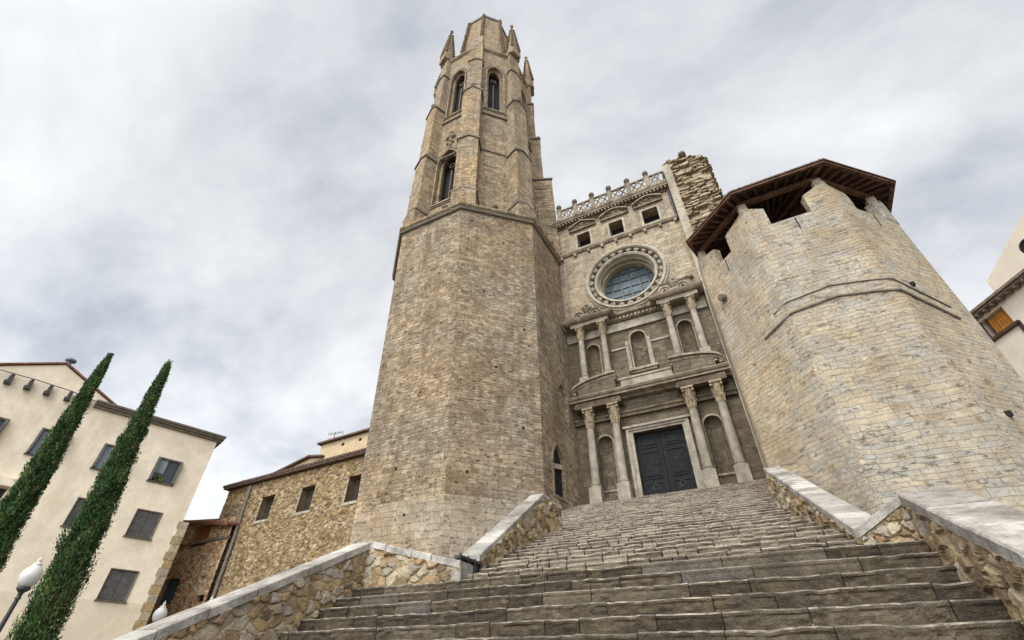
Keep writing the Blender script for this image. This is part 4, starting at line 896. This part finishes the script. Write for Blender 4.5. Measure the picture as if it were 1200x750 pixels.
for a, b in (((-6.0, 13.38), (-9.4, 15.06)), ((-9.4, 15.06), (-12.8, 13.4))):
    mb.add([CW(a[0], a[1], -.12), CW(b[0], b[1], -.12), CW(b[0], b[1], 10), CW(a[0], a[1], 10), CW(a[0], a[1]+.1, -.12), CW(b[0], b[1]+.1, -.12), CW(b[0], b[1]+.1, 10), CW(a[0], a[1]+.1, 10)], [(0, 1, 2, 3), (4, 5, 6, 7), (0, 1, 5, 4), (1, 2, 6, 5), (2, 3, 7, 6), (3, 0, 4, 7)])
mb.build('roof', M['tile_red'], cb)
for s_ in (-11.95, -11.05, -10.2, -9.32, -8.37, -7.45):
    m_ = MB(); CW.obox(m_, s_-.14, s_+.14, 12.93, 13.06, -.42, .05); CW.obox(m_, s_-.08, s_+.08, 13.06, 13.42, -.3, .05); m_.ball(CW(s_, 13.45, -.2), .1, 5); m_.build('bracket', M['iron'], cb)
m_ = MB(); m_.tube([CW(-12.2, 13.52, -.25), CW(-10, 13.56, -.25), CW(-8.4, 13.5, -.25), CW(-7.0, 13.3, -.25)], .025, 5); m_.build('bracket_wire', M['iron'], cb)
m_ = MB(); p = CW(-9.35, 0, .5); m_.lathe([(.12, 15.0), (.12, 15.42), (.28, 15.5), (.28, 15.62), (.02, 15.66)], (p[0], p[1], 0), 10); m_.build('chimney_pot', M['zinc'], cb)

m_ = MB()
for i in range(22): z = GZ+i*.43; CW.obox(m_, -.2 if i % 2 else -.1, .36, z, z+.42, -.03-.01*(i % 3), .8, float(.35+.5*rng.random()))
m_.build('quoin', M['rubble'], cb)

# ================================================================== STONE HOUSE, ANNEX, HOUSES BEHIND
SW = Wall((-34.164, 20.896), (13.525, -.702)); sh_ = thing('stone_house', (-28, 20.5, GZ), 'long brown rubble house with three dark arched windows left of the bell tower', 'house')
hs = [seg_arch(4.35, 5.6, 8.4, 9.85, .16), seg_arch(8.3, 9.55, 8.4, 9.85, .16), seg_arch(12.5, 13.75, 8.4, 9.85, .16)]
mb = MB(); mb.panel(SW, rect(-.1, 22, GZ, 4.5), (), .3); SW.obox(mb, -.1, 22, GZ, 11.1, .95, 9, .3); mb.add([SW(-.1, GZ, 0), SW(-.1, GZ, 1), SW(-.1, 11.1, 1), SW(-.1, 11.1, 0)], [(0, 1, 2, 3)], .3)
for h_ in hs: mb.reveal(SW, h_, 0, .6, .2)
# rubble face split round the openings
segs = [(-.1, 4.35, 4.5, 11.1), (5.6, 8.3, 4.5, 11.1), (9.55, 12.5, 4.5, 11.1), (13.75, 16.5, 4.5, 11.1)]
f_s = lambda u, z, q: SW(u, z, -q)
cols_ = np.concatenate([np.arange(-.1, 16.5, .085)])
def rub_holes(mb, W, u0, u1, z0, z1, holes_, su, sv, res, seed, depth):
    tmp = MB(); rubble(tmp, lambda u, z, q: (u, q, z), (u0, u1), lambda u: z0, lambda u: z1, su, sv, res, depth=depth, jit=depth*.4, seed=seed, joint=.09)
    V = tmp.v; keepf = []; keept = []
    def inside(u, z): return any(min(p[0] for p in h)-.0 < u < max(p[0] for p in h) and h[0][1] < z < max(p[1] for p in h)-.05*abs(u-(h[0][0]+h[1][0])/2)/.6-.02 for h in holes_)
    for f, t_ in zip(tmp.f, tmp.t):
        cu = sum(V[i][0] for i in f)/4; cz = sum(V[i][2] for i in f)/4
        if not inside(cu, cz): keepf.append(f); keept.append(t_)
    mb.add([W(u, z, -q) for u, q, z in V], keepf, keept)
rub_holes(mb, SW, -.1, 16.5, 4.5, 11.1, hs, .22, .135, .06, 81, .035)
mb.build('wall', M['rubble_dark'], sh_, fixn=False)
for h_ in hs:
    m_ = MB(); m_.fill(SW, h_, .5); wo = m_.build('window', M['dark'], sh_); m_ = MB()
    a, b = h_[0][0], h_[1][0]
    SW.obox(m_, a, b-.5, 8.42, 9.95, .40, .45)
    for i in range(5): SW.obox(m_, a+.06+i*.15, a+.14+i*.15, 8.45, 9.9, .36, .4)
    m_.build('shutter', M['louvre'], wo)
    m_ = MB(); SW.obox(m_, a-.12, a-.0, 8.4, 9.9, -.04, .2); SW.obox(m_, a-.14, b+.12, 8.24, 8.4, -.06, .3); m_.build('window_frame', M['pale'], wo)
m_ = MB(); SW.obox(m_, -.35, 22, 11.12, 11.22, -.35, 9); m_.build('eave', M['tile'], sh_)
m_ = MB()
for i in range(88):
    u = -.3+i*.25; m_.tube([SW(u, 11.30, -.42), SW(u, 12.5, 5)], .11, 6)
m_.build('roof', M['tile'], sh_)
dp = MB(); dp.tube([SW(2.62, 11.0, -.12), SW(2.72, 9, -.14), SW(2.9, 7.2, -.16), SW(2.9, GZ, -.16)], .11, 8)
tag(dp.build('downpipe', M['pipe']), 'long grey brown downpipe where the brown rubble house meets its annex', 'downpipe')
# annex
an = thing('annex', (-36, 21, GZ), 'small stained rubble annex with teal shutters beside the cream building', 'annex')
AW = Wall((-34.164-.05, 20.896-.45), (13.525, -.702)); kk = .98
ah = [rect(-4.2, -2.98, 7.72, 8.86), rect(-1.5, .35, 7.3, 8.72), rect(-2.75, -.95, 4.0, 5.5), rect(1.7, 2.5, 3.9, 4.3)]
mb = MB(); rub_holes(mb, AW, -4.2, 2.75, 1.5, 8.85, ah, .22, .14, .06, 91, .03)
for h_ in ah: mb.reveal(AW, h_, 0, .3, .2)
AW.obox(mb, -4.9, 2.75, GZ, 8.6, .6, 6, .2); AW.obox(mb, -4.9, 2.75, GZ, 1.5, 0, .6, .2); mb.build('wall', M['rubble_red'], an, fixn=False)
for h_, mt in zip(ah, ('teal', 'rust_wood', 'teal', 'dark')):
    m_ = MB(); AW.obox(m_, h_[0][0], h_[1][0], h_[0][1], h_[2][1], .24, .3)
    for i in range(7): u = h_[0][0]+(h_[1][0]-h_[0][0])*(i+.5)/7; AW.obox(m_, u-.05, u+.05, h_[0][1], h_[2][1], .22, .24)
    m_.build('shutter', M[mt], an)
m_ = MB(); AW.obox(m_, -4.4, -4.2, 7.7, 9.2, -.06, .2); AW.obox(m_, -1.7, -1.5, 7.3, 8.9, -.04, .2); m_.build('window_frame', M['pale'], an)
m_ = MB(); AW.obox(m_, -4.6, 2.75, 7.46, 7.62, -.12, .1); m_.build('string_course', M['ledge_dark'], an)
m_ = MB()
for i in range(34):
    u = -4.95+i*.235; z = 9.62-.145*(u+4.9); m_.tube([AW(u, z-.25, -.5), AW(u, z+.45, 3)], .13, 6, .5)
m_.build('roof', M['tile_red'], an)
m_ = MB(); m_.add([AW(-4.95, 8.86, -.02), AW(1.2, 8.86, -.02), AW(1.2, 8.9, -.02), AW(-4.95, 9.5, -.02), AW(-4.95, 8.86, .3), AW(1.2, 8.86, .3), AW(1.2, 8.9, .3), AW(-4.95, 9.5, .3)], [(0, 1, 2, 3), (4, 5, 6, 7), (2, 3, 7, 6), (0, 1, 5, 4), (1, 2, 6, 5), (0, 3, 7, 4)]); m_.build('gable_wall', M['rubble_dark'], an)
# pale houses behind
kb2 = 1.22
def B(W, u, z, d=0):
    p = Vector(W(u, z, 0)); p = p*kb2; q = Vector(W(u, 0, d))-Vector(W(u, 0, 0)); return tuple(p+q)
def house_back(name, label, pts, dep, wallm, roofpts):
    t_ = thing(name, B(SW, pts[0][0], 0)[:2]+(GZ,), label, 'house'); m_ = MB(); lo = [B(SW, u, z) for u, z in pts]; hi = [B(SW, u, z, dep) for u, z in pts]; m_.loft([lo, hi]); m_.build('wall', M[wallm], t_)
    m_ = MB()
    for (a, b) in zip(roofpts, roofpts[1:]):
        P = [B(SW, a[0], a[1], -.3), B(SW, b[0], b[1], -.3), B(SW, b[0], b[1], dep), B(SW, a[0], a[1], dep)]; m_.add(P+[(x, y, z+.14) for x, y, z in P], [(0, 1, 2, 3), (4, 5, 6, 7), (0, 1, 5, 4), (1, 2, 6, 5), (2, 3, 7, 6), (3, 0, 4, 7)])
    m_.build('roof', M['tile'], t_); return t_
house_back('plastered_house', 'pale ochre plastered house with a low gable behind the rubble house roof', [(4.0, 0), (9.5, 0), (9.5, 11.75), (8.2, 11.98), (4.0, 11.2)], 6, 'pale_render', [(3.8, 11.2), (8.2, 12.0), (9.6, 11.75)])
bh2 = house_back('plastered_house', 'taller ochre plastered house with a flat dark eave against the bell tower', [(9.0, 0), (17, 0), (17, 12.72), (9.0, 12.72)], 6, 'pale_render', [(8.75, 12.74), (17.2, 12.74)])
for u in (12.55, 11.0):
    m_ = MB(); p = Vector(B(SW, u, 12.25, -.02)); m_.obox(p, (.3, 0, 0), (0, .1, 0), (0, 0, .22)); m_.build('vent_hole', M['dark'], bh2)
def antenna(u, z, h, label, turn):
    p = Vector(B(SW, u, z, .6)); m_ = MB(); m_.tube([p-Vector((0, 0, .5)), p+Vector((0, 0, h))], .035, 6); a = turn; d = Vector((math.cos(a), math.sin(a), .12)); q = Vector((-d.y, d.x, 0))
    for zz_, L_ in ((h-.1, 1.2), (h*.5, .8)):
        c = p+Vector((0, 0, zz_)); m_.tube([c-d*L_*.5, c+d*L_*.6], .025, 5)
        for i in range(5): e0 = c+d*L_*(-.4+.22*i); m_.tube([e0-q*.3, e0+q*.3], .016, 4)
    tag(m_.build('roof_antenna', M['pipe'], loc=(p.x, p.y, p.z+EYE)), label, 'antenna')
antenna(9.4, 12.75, 1.25, 'tv antenna on the taller ochre house near the bell tower', .3)
antenna(.55, 11.3, .75, 'small tv antenna at the far left end of the rubble house roof', 2.8)

# ================================================================== HOUSE ON THE RIGHT
RW = Wall((11.6095, 25.205), (.47524, -.87986), 1); rh = thing('plastered_house', (12, 24.5, GZ), 'pale rendered house with orange shutters and deep eaves right of the defence tower', 'house')
op_ = rect(0.02, 1.28, 12.68, 13.62)
mb = MB(); mb.panel(RW, rect(-.02, 9, GZ, 14.0), (op_,)); mb.reveal(RW, op_, 0, .5); mb.add([RW(-.02, GZ, 0), RW(-.02, GZ, 9), RW(-.02, 12.6, 9), RW(-.02, 12.6, 0)], [(0, 1, 2, 3)])
RW.obox(mb, -2.5, -.02, GZ, 12.3, .0, 9); RW.obox(mb, .05, 9, GZ, 12.6, .6, 9); RW.obox(mb, 1.3, 9, 12.6, 14, .6, 9)
mb.build('wall', M['white_render'], rh)
m_ = MB(); RW.obox(m_, .3, 1.26, 12.7, 13.58, .2, .28)
for i in range(6): u = .36+i*.155; RW.obox(m_, u-.05, u+.05, 12.72, 13.56, .17, .2)
m_.build('shutter', M['orange_wood'], rh)
m_ = MB(); RW.obox(m_, -.15, 1.5, 12.52, 12.66, -.12, .1); RW.obox(m_, 1.36, 1.5, 10, 12.52, -.08, .05); RW.obox(m_, 1.5, 6, 12.0, 12.12, -.08, .05); RW.obox(m_, .0, .07, 12.66, 13.9, -.05, .1); RW.obox(m_, .24, .31, 12.66, 13.62, .1, .3); m_.build('timber', M['wood_dark'], rh)
m_ = MB(); RW.obox(m_, -.1, 9, 13.83, 13.93, -.32, 1.2); RW.obox(m_, -.14, 9, 13.93, 14.05, -.42, 1.3)
for i in range(18): RW.obox(m_, -.05+i*.4, .05+i*.4, 13.73, 13.83, -.3, .05)
m_.build('eave', M['soffit'], rh)
mb = MB(); oc = circle(3.62*1.0, 15.05, .36, 20); mb.panel(lambda u, v, d: RW(u, v, d+.1), [(1.4, 13.9), (9, 13.9), (9, 18.0), (6.2, 17.4), (4.3, 16.3), (1.42, 14.98)], (oc,)); mb.reveal(lambda u, v, d: RW(u, v, d+.1), oc, 0, .4)
mb.loft([[RW(u, v, .16) for u, v in ((1.45, 14.2), (9, 14.2), (9, 16.0), (4.2, 14.8))], [RW(u, v, 6) for u, v in ((1.45, 14.2), (9, 14.2), (9, 16.0), (4.2, 14.8))]]); mb.build('attic_wall', M['white_render'], rh)
mb = MB(); mb.fill(lambda u, v, d: RW(u, v, d+.1), oc, .05); mb.build('round_vent', M['dark'], rh)

# ================================================================== CYPRESSES
def cypress(base_xy, H, lab, seed, rmax, tip):
    g = np.random.default_rng(seed); t_ = thing('cypress_tree', (*base_xy, GZ), lab, 'tree', 'cypresses in front of the cream building'); bx, by = base_xy
    m_ = MB(); m_.tube([(bx, by, GZ), (bx+.02, by, GZ+H*.4), (bx, by+.03, GZ+H*.8), (bx, by, GZ+H*.97)], [.16, .12, .06, .02], 8)
    for i in range(60):
        f = .06+.86*i/60; a = i*2.4; z = GZ+H*f; r_ = rmax*.6*prof_r(f); m_.tube([(bx, by, z-.2), (bx+.5*r_*math.cos(a), by+.5*r_*math.sin(a), z+.1), (bx+r_*math.cos(a), by+r_*math.sin(a), z+.6)], [.035, .025, .01], 5)
    tx, ty = tip[0]-bx, tip[1]-by
    def bow(V): V = V.copy(); q = (V[:, 2]-GZ)/H; V[:, 0] += tx*q; V[:, 1] += ty*q; return V
    m_.build('trunk', M['bark'], t_, warp=bow)
    n_cl, nl = 1050, 85; cr_ = MB()
    f = ((np.arange(n_cl)+g.random(n_cl))/n_cl)**.92; a = g.uniform(0, 2*math.pi, n_cl); rr = rmax*np.array([prof_r(q) for q in f])*(.4+.58*np.sqrt(g.random(n_cl))+.34*g.random(n_cl)*(g.random(n_cl) > .8)); z = GZ+.25+(H-.5)*f
    tone = np.where(g.random(n_cl) < .035, 1.0, np.clip(.40+.24*g.standard_normal(n_cl), 0, .88)); sz = (.075+.07*g.random(n_cl))*(1-.3*f)
    C_ = np.stack([bx+rr*np.cos(a), by+rr*np.sin(a), z], 1)
    P = C_[:, None]+np.clip(g.normal(0, 1, (n_cl, nl, 3)), -1.7, 1.7)*np.stack([sz*.62, sz*.62, sz*1.9], 1)[:, None]
    dr = np.stack([np.cos(a)*.3, np.sin(a)*.3, a*0+1], 1)[:, None]+g.normal(0, .3, (n_cl, nl, 3)); dr /= np.linalg.norm(dr, axis=2, keepdims=True)
    sd = np.cross(dr, g.normal(0, 1, (n_cl, nl, 3))); sd /= np.linalg.norm(sd, axis=2, keepdims=True)
    L_ = g.uniform(.05, .11, (n_cl, nl, 1)); wd = L_*.3
    Q = np.stack([P-sd*wd*.5, P+sd*wd*.5, P+dr*L_*.6+sd*wd*.6, P+dr*L_, P+dr*L_*.6-sd*wd*.6], 2).reshape(-1, 3)
    nF = n_cl*nl; F = np.arange(nF*5).reshape(-1, 5); T = np.clip(np.repeat(tone, nl)+.12*g.standard_normal(nF), 0, 1)
    cr_.v, cr_.f, cr_.t = Q.tolist(), F.tolist(), T.tolist(); cr_.build('crown', M['foliage'], t_, fixn=False, warp=bow)
def prof_r(f):
    return float(np.interp(f, [0, .06, .25, .5, .7, .85, .95, 1], [.45, .8, .95, .8, .56, .36, .18, .05]))
def polar(az, D): return (D*math.sin(R(az)), D*math.cos(R(az)))
cypress(polar(-73.0, 25.5), 25.5*.4616+EYE, 'left of the two slender green cypresses, nearer the gable', 501, .54, polar(-73.95, 25.5))
cypress(polar(-67.5, 24.0), 24.0*.484+EYE, 'right of the two slender green cypresses, behind the nearest street lamp', 502, .57, polar(-69.1, 24.0))

# ================================================================== LAMPS
def lamp(az, D, ztop, label):
    x, y = polar(az, D); t_ = thing('street_lamp', (x, y, GZ), label, 'street lamp', 'street lamps below the steps'); z = ztop
    m_ = MB(); m_.lathe([(.16, GZ), (.16, GZ+.12), (.11, GZ+.25), (.085, GZ+.9), (.10, GZ+.95), (.06, GZ+1.05), (.05, z-1.0), (.07, z-.98), (.05, z-.92), (.06, z-.85), (.15, z-.77), (.15, z-.72)], (x, y, 0), 14); m_.build('pole', M['iron'], t_)
    g_ = MB(); g_.lathe([(.13, z-.72), (.2, z-.62), (.235, z-.48), (.22, z-.36), (.14, z-.25), (.08, z-.2)], (x, y, 0), 18); g_.build('globe', M['lampglass'], t_, smooth=True)
    c_ = MB(); c_.lathe([(.1, z-.22), (.1, z-.17), (.045, z-.13), (.05, z-.06), (.015, z-.02), (.01, z+.03)], (x, y, 0), 12); c_.build('finial', M['lampglass'], t_)
lamp(-70.15, 18.9, 2.66, 'largest street lamp with white globe on a black post, in front of a cypress')
lamp(-60.25, 25.5, 2.56, 'street lamp with white globe in front of the teal annex door')
lamp(-56.7, 23.4, 2.62, 'street lamp globe just peeping above the left parapet coping')
